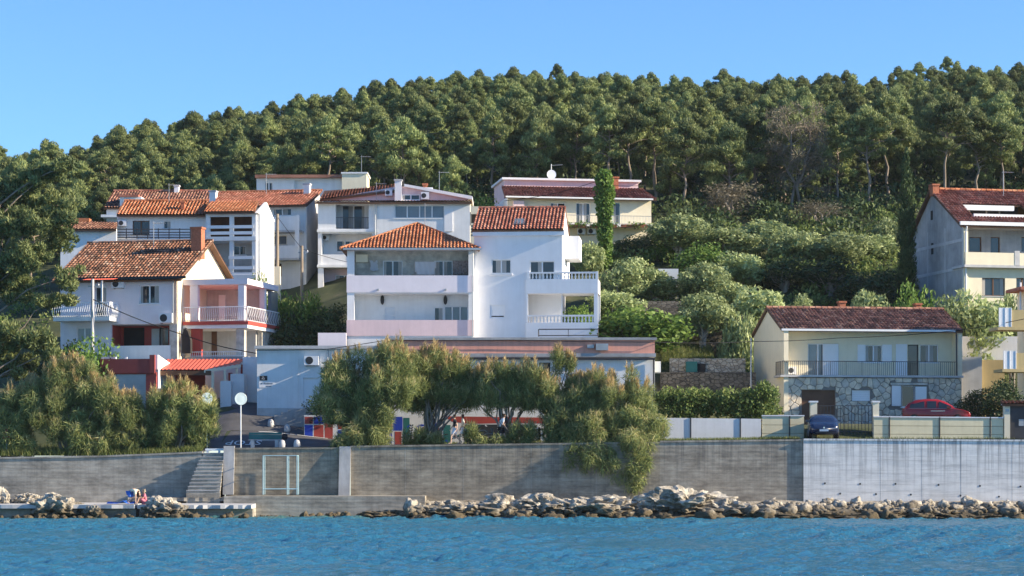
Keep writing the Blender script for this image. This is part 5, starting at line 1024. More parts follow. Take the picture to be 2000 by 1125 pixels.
tamarisk('big yellowish tamarisk hanging furthest down over the sea wall', 1200, [(1190, 770, 75, 42, .12, .1), (1160, 752, 40, 24, .0, .2), (1235, 815, 50, 46, .5, -.3), (1175, 835, 60, 46, .55, -.3), (1245, 880, 42, 48, .85, -.9), (1250, 925, 30, 40, 1, -1.1), (1195, 890, 48, 36, .9, -.9), (1222, 930, 26, 30, 1, -1.1), (1268, 850, 30, 50, .6, -.6), (1160, 880, 40, 36, .9, -.9)], 1.4, 405)
LT = [('leftmost tamarisk beside the red striped marker', 20, [(25, 815, 50, 62, .3, 0), (60, 770, 45, 45, .15, .3), (30, 870, 55, 28, .6, -.3)], 1.8, 411), ('largest left tamarisk with sandy plumes in front of the garage', 140, [(135, 745, 66, 44, .1, .3), (185, 775, 44, 44, .2, .2), (100, 800, 60, 60, .35, 0), (165, 845, 66, 44, .6, -.2), (120, 722, 36, 26, 0, .3)], 1.6, 412), ('leafy tamarisk below the grey garage shutter', 255, [(235, 815, 52, 46, .35, 0), (275, 800, 44, 38, .3, .2), (250, 860, 60, 28, .6, -.2)], 1.5, 413),
      ('tamarisk below the red awning', 340, [(345, 790, 48, 36, .15, .2), (330, 840, 50, 44, .5, 0), (385, 800, 38, 36, .25, .2), (395, 840, 34, 32, .5, 0), (350, 762, 26, 16, .0, .3)], 1.7, 414)]
for lb, b, bl, Y, sd_ in LT: tamarisk(lb, b, bl, Y, sd_, n=1300, W=.038)
# big shore pine at the left edge
bp = tag(empty('pine_tree', (X(-40, 8), 8, T(X(-40, 8), 8))), 'large pine leaning in at the left edge in front of the house', 'tree', 'pines at the edge of the wood'); gp = random.Random(77); mb = MB(); bx, bz = bp.location.x, bp.location.z
pts = limb(mb, (0, 0, -.5), (1.2, 0, Z(400, 8) - bz), .32, .1, 8, 0, gp); cl = []
for p, q, a, b in ((20, 370, 60, 45), (85, 345, 55, 28), (110, 395, 45, 40), (40, 440, 80, 42), (110, 455, 40, 36), (60, 510, 80, 40), (130, 540, 36, 34), (20, 560, 60, 40), (100, 585, 50, 26), (130, 335, 24, 18), (-30, 430, 60, 80), (-30, 545, 50, 60), (60, 400, 50, 40), (120, 425, 34, 34), (15, 655, 52, 36), (75, 665, 36, 38), (45, 715, 40, 36), (100, 690, 22, 26), (0, 700, 40, 40)):
    k = F / (8 + CY); c = Vector((X(p, 8) - bx, gp.uniform(-1.5, 1.5), Z(q, 8) - bz)); A, B = a / k, b / k; i0 = min(8, max(2, int((c.z) / (pts[-1].z) * 8 - 1))); limb(mb, pts[i0], c, .07, .02, 4, .08, gp)
    for i in range(max(6, int(A * B * 8))):
        d = Vector((gp.gauss(0, 1), gp.gauss(0, 1), gp.gauss(0, 1))).normalized() * gp.uniform(.3, .9); s = gp.uniform(.32, .6); cl.append((c.x + d.x * A, c.y + d.y * 1.3, c.z + d.z * B, s, s, s * .75))
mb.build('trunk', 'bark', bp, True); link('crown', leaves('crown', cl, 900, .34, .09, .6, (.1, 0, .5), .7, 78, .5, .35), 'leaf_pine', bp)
# hedge behind the white wall
hg = tag(empty('hedge', (X(1400, 7.6), 7.6, 4.3)), 'glossy clipped hedge above the white wall', 'hedge'); cl = []; gh = random.Random(3)
for i in range(260):
    p = gh.uniform(1275, 1520); Y = gh.uniform(7.0, 8.8); top = np.interp(p, [1275, 1300, 1330, 1400, 1440, 1490, 1510, 1525], [765, 752, 755, 760, 758, 745, 745, 762]); q = gh.uniform(top + 10, 812); s = gh.uniform(.28, .5); cl.append((X(p, Y) - hg.location.x, Y - 7.6, Z(q, Y) - 4.3, s, s, s))
link('foliage', leaves('foliage', cl, 260, .2, .13, .5, (0, 0, .3), .9, 31, .5, .4), 'leaf_hedge', hg); sm = MB()
for i in range(14): x = -3.8 + i * .58; sm.tube([(x, 0, -.2), (x + .1, .1, 1.4)], .03, 5)
sm.build('stem', 'bark', hg)
# trailing balcony planting
tr = tag(empty('balcony_plants', (X(1185, 46), 46, Z(437, 46))), 'trailing plants along the long balcony edge', 'plants'); cl = [(gh.uniform(-3.7, 3.4), -.05 + gh.uniform(-.1, .1) + .0, gh.uniform(-.25, .1), .22, .2, .2) for _ in range(60)]
link('foliage', leaves('foliage', cl, 300, .16, .1, .5, (0, 0, -.2), .9, 33, .3, .3), 'leaf_green', tr)
for i in range(3): MB().box(-3.7 + i * 2.4, -1.6 + i * 2.4, -.08, .12, -.3, -.05).build('planter', 'brick_orange', tr)
# grass
def grass(name, label, rects, n, L, material='leaf_grass', seed=1):
    g = np.random.default_rng(seed); V = []
    for (x0, x1, y0, y1, k) in rects:
        m = int(n * k); x, y = g.uniform(x0, x1, m), g.uniform(y0, y1, m)
        for a, b in zip(x, y):
            z = T(a, b); l = L * g.uniform(.4, 1.3); d = g.normal(size=2) * .35 * l; t = g.uniform(0, 3.14); sx, sy = math.cos(t) * .018, math.sin(t) * .018
            V += [(a - sx, b - sy, z), (a + sx, b + sy, z), (a + d[0], b + d[1], z + l)]
    V = np.array(V); tag(link(name, np_mesh(name, V, np.arange(len(V)).reshape(-1, 3), g.random(len(V) // 3)), material), label, None, None, 'stuff')
grass('lawn_grass', 'rough sunlit grass on the terrace between the houses', [(10, 17.5, 20.3, 24, 1.0)], 9000, .3)
grass('bank_grass', 'weeds along the top of the old sea wall', [(-30, -18, .2, 4.5, 1.2), (-30, -17.8, .55, 1.2, .8)], 5000, .4, seed=2); grass('verge_grass', 'dry weeds along the sea wall coping and wall foot', [(8.4, 16.5, .5, .9, .5), (8.8, 17, 5.5, 6.2, .6), (-6.5, 8, 4.9, 5.9, .5), (16.6, 30, 5.6, 6.1, .3)], 3000, .17, seed=4)
# ---------------------------------------------------------------- promenade walls
def ribbon(px0, px1, t0, t1, Y, th=.22, zb=-.4, steps=6):
    """wall polygon following the promenade slope: tops given in py at both ends"""
    pts = [(X(px0 + (px1 - px0) * i / steps, Y), Z(t0 + (t1 - t0) * i / steps, Y)) for i in range(steps + 1)]
    return pts
Y6 = 6.3
mw = tag(empty('mural_wall', (X(840, Y6), Y6, 4.0)), 'low wall painted with a red and blue club mural behind the tamarisks', 'wall'); ox = X(840, Y6)
pts = ribbon(594, 1287, 811, 815, Y6); MB().prism([(pts[0][0] - ox, -.3)] + [(x - ox, z - 4) for x, z in pts] + [(pts[-1][0] - ox, -.3)], 0, .4).build('wall_body', 'plaster_white', mw)
def paint(name, m, poly, d=.006, par=None):
    return MB().prism([(X(p, Y6) - ox, Z(q, Y6) - 4) for p, q in poly], -d, .002).build(name, m, par or mw)
def disc(px, py, r, n=20, a0=0, a1=6.283): return [(px + r * math.cos(a0 + (a1 - a0) * i / n), py + r * math.sin(a0 + (a1 - a0) * i / n)) for i in range(n)]
paint('painted_line', 'line_white', [(594, 812), (650, 812), (650, 860), (594, 860)], .004)
for p0, p1, q0, q1, m in ((595, 611, 814, 828, 'paint_red'), (613, 632, 814, 828, 'paint_blue'), (595, 611, 830, 858, 'paint_blue'), (613, 632, 830, 860, 'paint_red'), (634, 650, 814, 862, 'paint_red'), (660, 690, 814, 838, 'paint_red'), (700, 735, 814, 840, 'paint_blue'), (660, 690, 840, 864, 'paint_blue'), (700, 735, 842, 866, 'paint_red'), (768, 786, 814, 841, 'paint_blue'), (771, 784, 843, 868, 'paint_red')): paint('painted_field', m, [(p0, q0), (p1, q0), (p1, q1), (p0, q1)])
paint('painted_band', 'paint_red', [(866, 813), (1090, 816), (1090, 828), (1000, 826), (920, 828), (884, 824)])
em = paint('emblem', 'paint_blue', disc(824, 842, 13.5), .008); em['label'] = 'round blue emblem with red and white checks'
paint('emblem_field', 'line_white', disc(826, 841, 8.6), .012, em)
for i in range(4):
    for j in range(4):
        if (i + j) % 2 == 0 and (i - 1.5) ** 2 + (j - 1.5) ** 2 < 4: paint('emblem_check', 'paint_red', [(819 + i * 3.6, 834 + j * 3.6), (822.6 + i * 3.6, 834 + j * 3.6), (822.6 + i * 3.6, 837.6 + j * 3.6), (819 + i * 3.6, 837.6 + j * 3.6)], .015, em)
for sx, c in ((-1, 803), (1, 858)):
    lf = MB()
    for k in range(7):
        for q in (-1, 1):
            y = 862 - k * 5; x = c + sx * (2 - .25 * k * k * .3); lf.prism([(X(x + dx, Y6) - ox, Z(y + dy, Y6) - 4) for dx, dy in ((0, 0), (q * 2.5, -3.4), (q * 4.2, -2.2), (q * 2.2, .6))], -.008, .002)
    lf.build('painted_laurel', 'paint_dark', mw)
paint('graffiti_field', 'paint_dark', [(906, 829), (1030, 829), (1036, 866), (908, 866)])
for ch, px, sz in (('U', 1046, 1.25), ('P', 1060, 1.2), ('O', 1075, 1.25), ('J', 928, .6), ('A', 940, .55), ('D', 1010, .6)):
    o = link('graffiti_letter', text_mesh(ch, sz, .006), 'paint_dark' if px > 1035 else 'line_white', mw, (X(px, Y6) - ox, -.008, Z(863, Y6) - 4)); o.rotation_euler = (R(90), R(-6), 0)
gs = random.Random(21)
for p0, p1, q0, q1, m_ in ((736, 766, 814, 838, 'paint_red'), (736, 766, 840, 866, 'paint_blue'), (788, 800, 816, 866, 'paint_teal'), (842, 852, 818, 866, 'paint_blue'), (866, 880, 830, 866, 'paint_teal'), (1036, 1040, 830, 866, 'paint_red'), (1088, 1140, 818, 866, 'paint_blue'), (1142, 1200, 818, 866, 'paint_red')): paint('painted_field', m_, [(p0, q0), (p1, q0), (p1, q1), (p0, q1)])
for i in range(46):     # loose painted strokes filling the mural
    p, q = gs.choice((gs.uniform(786, 812), gs.uniform(845, 900), gs.uniform(908, 1034), gs.uniform(908, 1034), gs.uniform(690, 770))), gs.uniform(831, 862); a, l, w_ = gs.uniform(-1.2, 1.2), gs.uniform(4, 11), gs.uniform(.8, 1.8); dx, dy = math.cos(a) * l / 2, math.sin(a) * l / 2; nx, ny = -math.sin(a) * w_, math.cos(a) * w_
    paint('painted_stroke', gs.choice(('line_white', 'line_white', 'paint_blue', 'paint_teal') if 900 < p < 1040 else ('paint_dark', 'paint_blue', 'paint_red', 'paint_teal')), [(p - dx + nx, q - dy + ny), (p + dx + nx * .4, q + dy + ny * .4), (p + dx - nx * .4, q + dy - ny * .4), (p - dx - nx, q - dy - ny)], .009 + i * .0001)
def low_wall(label, p0, p1, t0, t1, m, cap=None, seams=(), Y=Y6, courses=0):
    c = X((p0 + p1) / 2, Y); root = tag(empty('boundary_wall', (c, Y, 4.2)), label, 'wall', 'boundary walls along the promenade'); x0, x1 = X(p0, Y) - c, X(p1, Y) - c; z0, z1 = Z(t0, Y) - 4.2, Z(t1, Y) - 4.2
    edges = [x0] + [X(s, Y) - c for s in seams] + [x1]
    for a, b in zip(edges, edges[1:]):
        za, zb = z0 + (z1 - z0) * (a - x0) / (x1 - x0), z0 + (z1 - z0) * (b - x0) / (x1 - x0); a += .02; b -= .02
        if courses:
            for k in range(courses): f0, f1 = k / courses, (k + 1) / courses; MB().hexa([(a, 0, -.5 + (za + .5) * f0 + .012), (b, 0, -.5 + (zb + .5) * f0 + .012), (b, .18, -.5 + (zb + .5) * f0), (a, .18, -.5 + (za + .5) * f0), (a, 0, -.5 + (za + .5) * f1 - .012), (b, 0, -.5 + (zb + .5) * f1 - .012), (b, .18, -.5 + (zb + .5) * f1), (a, .18, -.5 + (za + .5) * f1)]).build('wall_board', m, root)
        else: MB().hexa([(a, 0, -.5), (b, 0, -.5), (b, .2, -.5), (a, .2, -.5), (a, 0, za), (b, 0, zb), (b, .2, zb), (a, .2, za)]).build('wall_panel', m, root)
    for s in seams: x = X(s, Y) - c; MB().box(x - .035, x + .035, -.05, .15, -.5, max(z0, z1) + .02).build('post', 'metal_dark', root)
    if cap: MB().hexa([(x0, -.05, z0), (x1, -.05, z1), (x1, .25, z1), (x0, .25, z0), (x0, -.05, z0 + .07), (x1, -.05, z1 + .07), (x1, .25, z1 + .07), (x0, .25, z0 + .07)]).build('coping', cap, root)
    return root
low_wall('stained white wall with black posts below the clipped hedge', 1289, 1487, 816, 818, 'plaster_white', None, (1349, 1446))
r_ = low_wall('short sunlit yellow wall left of the dark blue car', 1488, 1571, 813, 813, 'paint_yellow', 'plaster_bright', (1542,), Y6 + .03, 4)
low_wall('long pale yellow board wall in front of the red car', 1706, 1960, 815, 817, 'paint_yellow', 'plaster_bright', (1737, 1835, 1934), Y6, 4)
gt = tag(empty('gate', (X(1640, 6.6), 6.6, 4.3)), 'dark metal double gate between cream pillars', 'gate'); c = X(1640, 6.6)
for p0, p1, q in ((1582, 1595, 783), (1704, 1716, 783)):
    a, b = X(p0, 6.6) - c, X(p1, 6.6) - c; o = MB().box(a, b, -.2, .2, -.4, Z(q, 6.6) - 4.3 - .1).build('pillar', 'plaster_cream', gt); MB().box(a - .06, b + .06, -.26, .26, Z(q, 6.6) - 4.3 - .1, Z(q, 6.6) - 4.3).build('pillar_cap', 'plaster_bright', o)
for p0, p1 in ((1597, 1648), (1650, 1703)):
    f = MB(); a, b = X(p0, 6.6) - c, X(p1, 6.6) - c; zt = Z(793, 6.6) - 4.3
    for z in (0.02, .55, zt): f.box(a, b, -.02, .02, z, z + .04)
    for k in range(9): x = a + (b - a) * k / 8; f.box(x - .015, x + .015, -.015, .015, .0, zt)
    f.build('gate_leaf', 'metal_dark', gt)
gh_ = tag(empty('gateway', (X(1966, 6.3), 6.3, 4.3)), 'tiled gateway with dark gate at right edge', 'gate'); c = X(1966, 6.3); zt = Z(791, 6.3) - 4.3
MB().box(X(1961, 6.3) - c, X(1972, 6.3) - c, -.1, .3, -.4, zt).build('pillar', 'plaster_cream', gh_); MB().box(X(1973, 6.3) - c, X(2080, 6.3) - c, .05, .12, -.2, zt - .02).build('gate_leaf', 'metal_dark', gh_); MB().box(X(1958, 6.3) - c, X(2085, 6.3) - c, -.15, .35, zt, zt + .08).build('lintel', 'plaster_bright', gh_); MB().box(X(1963, 6.3) - c, X(1970, 6.3) - c, -.13, -.1, zt - .4, zt - .25).build('house_number', 'metal_grey', gh_); MB().box(X(1990, 6.3) - c, X(2000, 6.3) - c, .02, .05, .9, 1.3).build('letter_box', 'metal_grey', gh_)
hx = House('coping_helper', '', '', 1966, 6.3, 4.3); bpy.data.objects.remove(hx.root); hx.root = gh_
hx.slope((X(1957, 6.3) - c, -.3, zt + .06), (X(2085, 6.3) - c, -.3, zt + .06), (X(2085, 6.3) - c, .4, zt + .26), (X(1957, 6.3) - c, .4, zt + .26), 'tiles_orange', seed=97)
# grove retaining walls
def mat_rubble(name, c0, c1, joint):
    m, t, N, L, P = newmat(name); mp = coords(N, L, (1, 1, 1.5)); vo = N.new('ShaderNodeTexVoronoi'); vo.inputs['Scale'].default_value = 3.2; L.new(mp.outputs[0], vo.inputs[0]); ve = N.new('ShaderNodeTexVoronoi'); ve.feature = 'DISTANCE_TO_EDGE'; ve.inputs['Scale'].default_value = 3.2; L.new(mp.outputs[0], ve.inputs[0])
    sp = N.new('ShaderNodeSeparateColor'); L.new(vo.outputs['Color'], sp.inputs[0]); r = ramp(N, [(0, c0), (1, c1)]); L.new(sp.outputs[0], r.inputs[0]); r2 = ramp(N, [(.0, (0, 0, 0)), (.09, (1, 1, 1))]); L.new(ve.outputs['Distance'], r2.inputs[0])
    L.new(mixc(N, L, r2.outputs[0], joint, r.outputs[0]), P.inputs['Base Color']); P.inputs['Roughness'].default_value = .95; b = N.new('ShaderNodeBump'); b.inputs['Strength'].default_value = .8; b.inputs['Distance'].default_value = .05; L.new(r2.outputs[0], b.inputs['Height']); L.new(b.outputs[0], P.inputs['Normal'])
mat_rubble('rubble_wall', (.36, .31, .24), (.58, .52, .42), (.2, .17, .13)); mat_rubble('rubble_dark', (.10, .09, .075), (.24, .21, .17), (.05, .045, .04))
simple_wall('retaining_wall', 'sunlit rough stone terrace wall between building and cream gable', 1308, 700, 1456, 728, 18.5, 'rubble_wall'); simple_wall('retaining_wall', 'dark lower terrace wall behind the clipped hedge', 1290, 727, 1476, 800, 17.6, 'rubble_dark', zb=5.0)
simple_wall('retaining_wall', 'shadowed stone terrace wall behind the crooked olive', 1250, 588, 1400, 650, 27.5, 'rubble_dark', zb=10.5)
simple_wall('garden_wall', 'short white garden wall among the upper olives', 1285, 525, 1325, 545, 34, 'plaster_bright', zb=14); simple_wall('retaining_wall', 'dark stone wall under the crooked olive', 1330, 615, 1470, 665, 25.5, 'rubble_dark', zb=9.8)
simple_wall('garden_wall', 'lavender wall between flat roof and pink balcony house', 621, 650, 676, 690, 18, 'plaster_lavender', zb=8); simple_wall('water_tank', 'dark green water tank set in the terrace wall', 1340, 706, 1362, 736, 18.0, 'paint_teal', 'tank', .45, 7.6); simple_wall('shed_door', 'dark doorway in the stone terrace wall', 1363, 710, 1378, 740, 18.3, 'interior_dark', 'door', .3, 7.4)
# ---------------------------------------------------------------- cars
def car(name, label, m, loc, rz, L_=4.1, Wd=1.75, H_=1.5, suv=0.0):
    """x forward; lofted body with glasshouse, wheels, lamps"""
    root = tag(empty(name, loc, rz), label, 'car'); hl = L_ / 2
    st = [(-hl, .55, .72, .72), (-hl + .06, .32, .9, .92), (-hl + .35, .28, .95, 1.28), (-hl + .8, .26, .96, H_ - .06), (-hl + 1.4, .25, .95, H_), (-hl + 2.1, .25, .94, H_ - .01), (-hl + 2.55, .25, .93, H_ - .14), (-hl + 3.0, .25, .92, 1.14), (-hl + 3.15, .25, .92, .98), (-hl + 3.6, .27, .86, .9), (hl - .15, .32, .74, .78), (hl, .42, .62, .64)]
    nb = 11; vs = []; hw0 = Wd / 2
    for x, zb, zbelt, zr in st:
        e = min(1, (hl - abs(x)) / .45); hw = hw0 * (.86 + .14 * math.sqrt(max(0, e))); rw = hw * (1 - .24 * max(0, min(1, (zr - zbelt) / .5)))
        vs.append([(hw * .9, zb), (hw, zb + .14), (hw * 1.0, (zb + zbelt) / 2), (hw * .97, zbelt), (rw + (hw * .97 - rw) * .1, zbelt + (zr - zbelt) * .85), (rw * .7, zr), (0, zr + .02)])
    mb = MB(); ring = []
    for (x, *_), s in zip(st, vs): 
        r_ = [(x, -y, z) for y, z in s] + [(x, y, z) for y, z in s[-2::-1]]; ring.append(len(mb.v)); mb.v += r_
    k = len(vs[0]) * 2 - 1
    for a, b in zip(ring, ring[1:]):
        for i in range(k - 1): mb.f.append((a + i, a + i + 1, b + i + 1, b + i))
        mb.f.append((a + k - 1, a, b, b + k - 1))
    mb.f += [tuple(range(ring[0], ring[0] + k)), tuple(range(ring[-1] + k - 1, ring[-1] - 1, -1))]; mb.r = [.5] * len(mb.f); mb.build('body', m, root, True)
    def P(i, j, side): y, z = vs[i][j]; return Vector((st[i][0], side * y, z))
    def glass(nm, pts, off): 
        n = (pts[1] - pts[0]).cross(pts[2] - pts[0]).normalized(); n = n if n.dot(off) > 0 else -n; g_ = MB(); q = [p + n * .012 for p in pts]; cc = sum(q, Vector()) / len(q); q = [cc + (p - cc) * .9 for p in q]; g_.face(q); g_.face([p - n * .02 for p in q]); return g_.build(nm, 'glass', root)
    glass('windscreen', [P(8, 3, -1) + Vector((-.02, .1, .04)), P(8, 3, 1) + Vector((-.02, -.1, .04)), P(6, 5, 1), P(6, 5, -1)], Vector((1, 0, .6))); glass('rear_window', [P(1, 3, -1), P(1, 3, 1), P(3, 5, 1), P(3, 5, -1)], Vector((-1, 0, .6)))
    for s in (-1, 1):
        for nm, a, b in (('side_window', 2, 4), ('side_window', 4, 5), ('side_window', 5, 7)):
            glass(nm, [P(a, 3, s) + Vector((.05, 0, .03)), P(b, 3, s) + Vector((-.03, 0, .03)), P(b, 4, s) + Vector((-.03, 0, -.02)), P(a, 4, s) + Vector((.05, 0, -.02))], Vector((0, s, .3)))
        t_ = MB(); t_.tube([P(2, 3, s) + Vector((0, s * .015, .02)), P(5, 3, s) + Vector((0, s * .015, .02)), P(7, 3, s) + Vector((0, s * .015, .02))], .012, 5); t_.build('window_trim', 'chrome', root)
        MB().box(-.0 + .62, .82, s * hw0 * .97 - (.0 if s > 0 else .17), s * hw0 * .97 + (.17 if s > 0 else 0), .98, 1.11).build('mirror', m, root)
        x, y = hl - .32, s * hw0 * .72; MB().hexa([(x - .12, y - .2, .66), (x + .22, y - .16, .60), (x + .22, y + .16, .60), (x - .12, y + .2, .66), (x - .2, y - .2, .8), (x + .12, y - .16, .72), (x + .12, y + .16, .72), (x - .2, y + .2, .8)]).build('headlight', 'lamp_glass', root)
        MB().box(-hl - .005, -hl + .12, y - .14, y + .14, .74, .98).build('tail_light', 'car_red', root)
        for wx in (-hl + .72, hl - .78):
            o = MB().lathe([(.2, -.1), (.3, -.1), (.32, -.06), (.32, .06), (.3, .1), (.2, .1)], (wx, s * (hw0 - .1), .32), 20, 'y').build('wheel', 'rubber', root, True); MB().lathe([(.19, -.115), (.19, .115), (.05, .12)], (wx, s * (hw0 - .1), .32), 14, 'y').build('rim', 'metal_grey', o)
    MB().box(hl - .03, hl + .025, -.26, .26, .42, .54).build('number_plate', 'paint_white', root); MB().box(hl - .1, hl + .015, -.5, .5, .3, .4).build('grille', 'paint_dark', root)
    MB().prism([(0, .56), (.05, .63), (0, .70), (-.05, .63)], hl - .06, hl + .03, 'x').build('badge', 'chrome', root)
    f = MB(); [f.box(-.35, .5, s * hw0 * .985 - .01, s * hw0 * .985 + .01, .8, .82) for s in (-1, 1)]; f.build('door_handle', 'chrome', root); return root
car('parked_car', 'dark blue hatchback parked nose out in front of the gate', 'car_blue', (X(1608, 4.2), 4.4, 4.42), R(-96), 4.0, 1.75, 1.45)
car('parked_car', 'dark red hatchback parked sideways in the yard behind the yellow wall', 'car_red', (X(1828, 10), 10, 5.34), R(-8), 4.1, 1.75, 1.55)
# ---------------------------------------------------------------- promenade furniture
bn = tag(empty('park_bench', (X(517, 1.4), 1.4, T(X(517, 1.4), 1.4))), 'green slatted bench on concrete legs facing the sea', 'bench')
for k in range(3): MB().box(-.95, .95, .3 + .02 * k, .34 + .02 * k, .5 + .13 * k, .61 + .13 * k).build('back_slat', 'paint_teal', bn)
for k in range(3): MB().box(-.95, .95, -.12 + .14 * k, .0 + .14 * k, .42, .46).build('seat_slat', 'concrete_pale' if k == 0 else 'paint_teal', bn)
for x in (-.7, .7): MB().box(x - .1, x + .1, -.1, .36, -.1, .415).build('leg', 'concrete_pale', bn)
bg_ = MB(); bg_.lathe([(.1, 0), (.17, .1), (.16, .28), (.06, .36)], (0, 0, 0), 10); tag(bg_.build('bag', 'cloth_black', None, True, loc=(bn.location.x + 1.15, 1.5, bn.location.z + .45)), 'black and white bag at the end of the bench', 'bag')
for p, q, lb in ((529, 827, 'tall rounded stone at the wall corner'), (561, 832, 'round pale stone below the entrance steps'), (551, 876, 'tapered stone bollard beside the bench'), (580, 877, 'round white stone bollard on the promenade edge')):
    Yb = {827: 7.2, 832: 6.6}.get(q, .9); x = X(p, Yb); mb = MB().lathe([(.14, -.1), (.2, .06), (.19, .25), (.13, .4), (.03, .45)], (0, 0, 0), 12); tag(mb.build('stone_bollard', 'concrete_pale', None, True, loc=(x, Yb, float(np.interp(x, CX, [np.interp(Yb, YK, cc[1]) for cc in COLS])))), lb, 'bollard', 'stone bollards')
def mirror(label, px, py, Y, r=.36, zb=None):
    x = X(px, Y); zb = T(x, Y) if zb is None else zb; h_ = Z(py, Y) - zb; o = tag(empty('traffic_mirror', (x, Y, zb)), label, 'mirror', 'traffic mirrors'); MB().tube([(0, .06, -.2), (0, .06, h_ + .05)], .035, 8).build('pole', 'metal_white', o)
    d = MB().lathe([(.02, .06), (r * .7, .03), (r, -.01), (r, -.04), (r * .93, -.03), (r * .5, -.045), (.02, -.05)], (0, 0, h_), 24, 'y').build('mirror_disc', 'mirror_grey', o, True); d.rotation_euler = (0, 0, R(20)); MB().box(-.05, .05, .03, .09, h_ - .06, h_ + .06).build('clamp', 'metal_dark', o)
mirror('round traffic mirror on a slim white pole beside the road', 470, 779, 1.0); mirror('round traffic mirror half hidden by the tamarisk', 404, 778, 1.6, .33)
sg = tag(empty('warning_marker', (X(13, .9), .9, T(X(13, .9), .9))), 'red and white triangular marker at far left', 'sign'); MB().tube([(0, .05, -.2), (0, .05, 1.0)], .025, 6).build('pole', 'metal_grey', sg); MB().prism([(-.22, .95), (.22, .95), (0, 1.65)], 0, .03).build('sign_panel', 'paint_red', sg); MB().prism([(-.1, 1.04), (.1, 1.04), (0, 1.36)], -.006, .02).build('sign_symbol', 'paint_white', sg)
st_ = MB(); me = text_mesh('STOP', 1.7, .003); o = link('road_marking', me, 'line_white'); xs_ = X(476, 3); zr_ = lambda y: float(np.interp(xs_, CX, [np.interp(y, YK, c_[1]) for c_ in COLS])); sl = (zr_(3.6) - zr_(2.4)) / 1.2; o.location = (xs_, 3.6, zr_(3.6) + .04); o.rotation_euler = (-math.atan(sl), 0, R(180)); o.scale = (.52, 1.0, 1); tag(o, 'white STOP lettering painted upside down on the road', 'road marking')
ed = tag(sheet('edge_line', X(512, 8), X(640, 6), 6.1, 6.22, 'line_white', .03, 12, 2), 'white line on the road below the steps', 'road marking'); ed.pop('kind', None)
# tubular frame
fr = tag(empty('changing_frame', (X(548, -.9), -.9, Z(966, -.9))), 'pale blue tubular changing frame standing on the ledge', 'frame'); k = F / (CY - .9); W_, H2 = 66 / k, 76 / k; hw = W_ / 2
for x in (-hw, hw * .42, hw):
    for y in (-.3, .55): MB().tube([(x, y, 0), (x, y, H2)], .028, 6).build('post', 'metal_blue', fr)
for y in (-.3, .55):
    for z in (H2, .32): MB().tube([(-hw, y, z), (hw, y, z)], .025, 6).build('rail', 'metal_blue', fr)
for x in (-hw, hw): MB().tube([(x, -.3, H2), (x, .55, H2)], .025, 6).build('rail', 'metal_blue', fr)
# poles and cables
def pole(label, px, qt, Y, r=.11, m='wood_pole', arm=False):
    x = X(px, Y); zb = T(x, Y) - .3; h_ = Z(qt, Y) - zb; o = tag(empty('utility_pole', (x, Y, zb)), label, 'pole', 'utility poles'); MB().tube([(0, 0, 0), (.03, 0, h_)], [r * 1.2, r * .85], 8).build('shaft', m, o)
    if arm: MB().box(-.25, .45, -.03, .03, h_ - .5, h_ - .42).build('cross_arm', 'metal_grey', o); MB().lathe([(.03, 0), (.06, .05), (.03, .12)], (.4, 0, h_ - .42), 8).build('insulator', 'metal_white', o)
    return o
pole('tall wooden pole on a white base before the stacked balconies', 541, 418, 27, .12); pole('shorter wooden pole rising from the oleanders', 589, 480, 25.5, .11, arm=True); pole('concrete pole beside the left balcony', 180, 545, 12.6, .11, 'concrete_pale', True); pole('thin pole beside the cream gable', 1466, 660, 15.5, .05, 'concrete_pale')
simple_wall('pole_base', 'white plastered base of the tall wooden pole', 536, 520, 547, 560, 26.6, 'plaster_cream', 'base', .5, 9)
def cable(label, pts, sag=.25, r=.02):
    P_ = [Vector((X(p, Y), Y, Z(q, Y))) for p, q, Y in pts]; o0 = P_[0].copy(); mb = MB()
    for a, b in zip(P_, P_[1:]):
        L_ = (b - a).length; mb.tube([a.lerp(b, t / 12) - o0 - Vector((0, 0, math.sin(math.pi * t / 12) * sag * L_ / 15)) for t in range(13)], r, 5)
    return tag(mb.build('overhead_cable', 'rubber', None, loc=o0), label, 'cable', 'overhead cables')
cable('thick cable running down from the left balcony pole to the low roof', [(182, 585, 12.4), (352, 652, 12.2), (500, 690, 8.6)], .3, .03); cable('cable stretched along the flat roof and salmon parapet', [(500, 684, 8.5), (640, 682, 8.4), (757, 664, 7.7), (1000, 664, 7.7), (1282, 668, 7.7)], .05, .022)
cable('cable crossing the front of the cream house', [(1282, 668, 7.7), (1466, 667, 13), (1640, 660, 13), (1866, 646, 13), (2010, 621, 11)], .15, .02); cable('cable sagging over the satellite dish house roof', [(985, 392, 45), (1160, 356, 44), (1262, 362, 46)], .5, .022)
cable('cable between the two wooden poles and the stacked balconies', [(505, 411, 40), (541, 422, 27), (590, 486, 25.5), (680, 512, 30)], .2, .018)
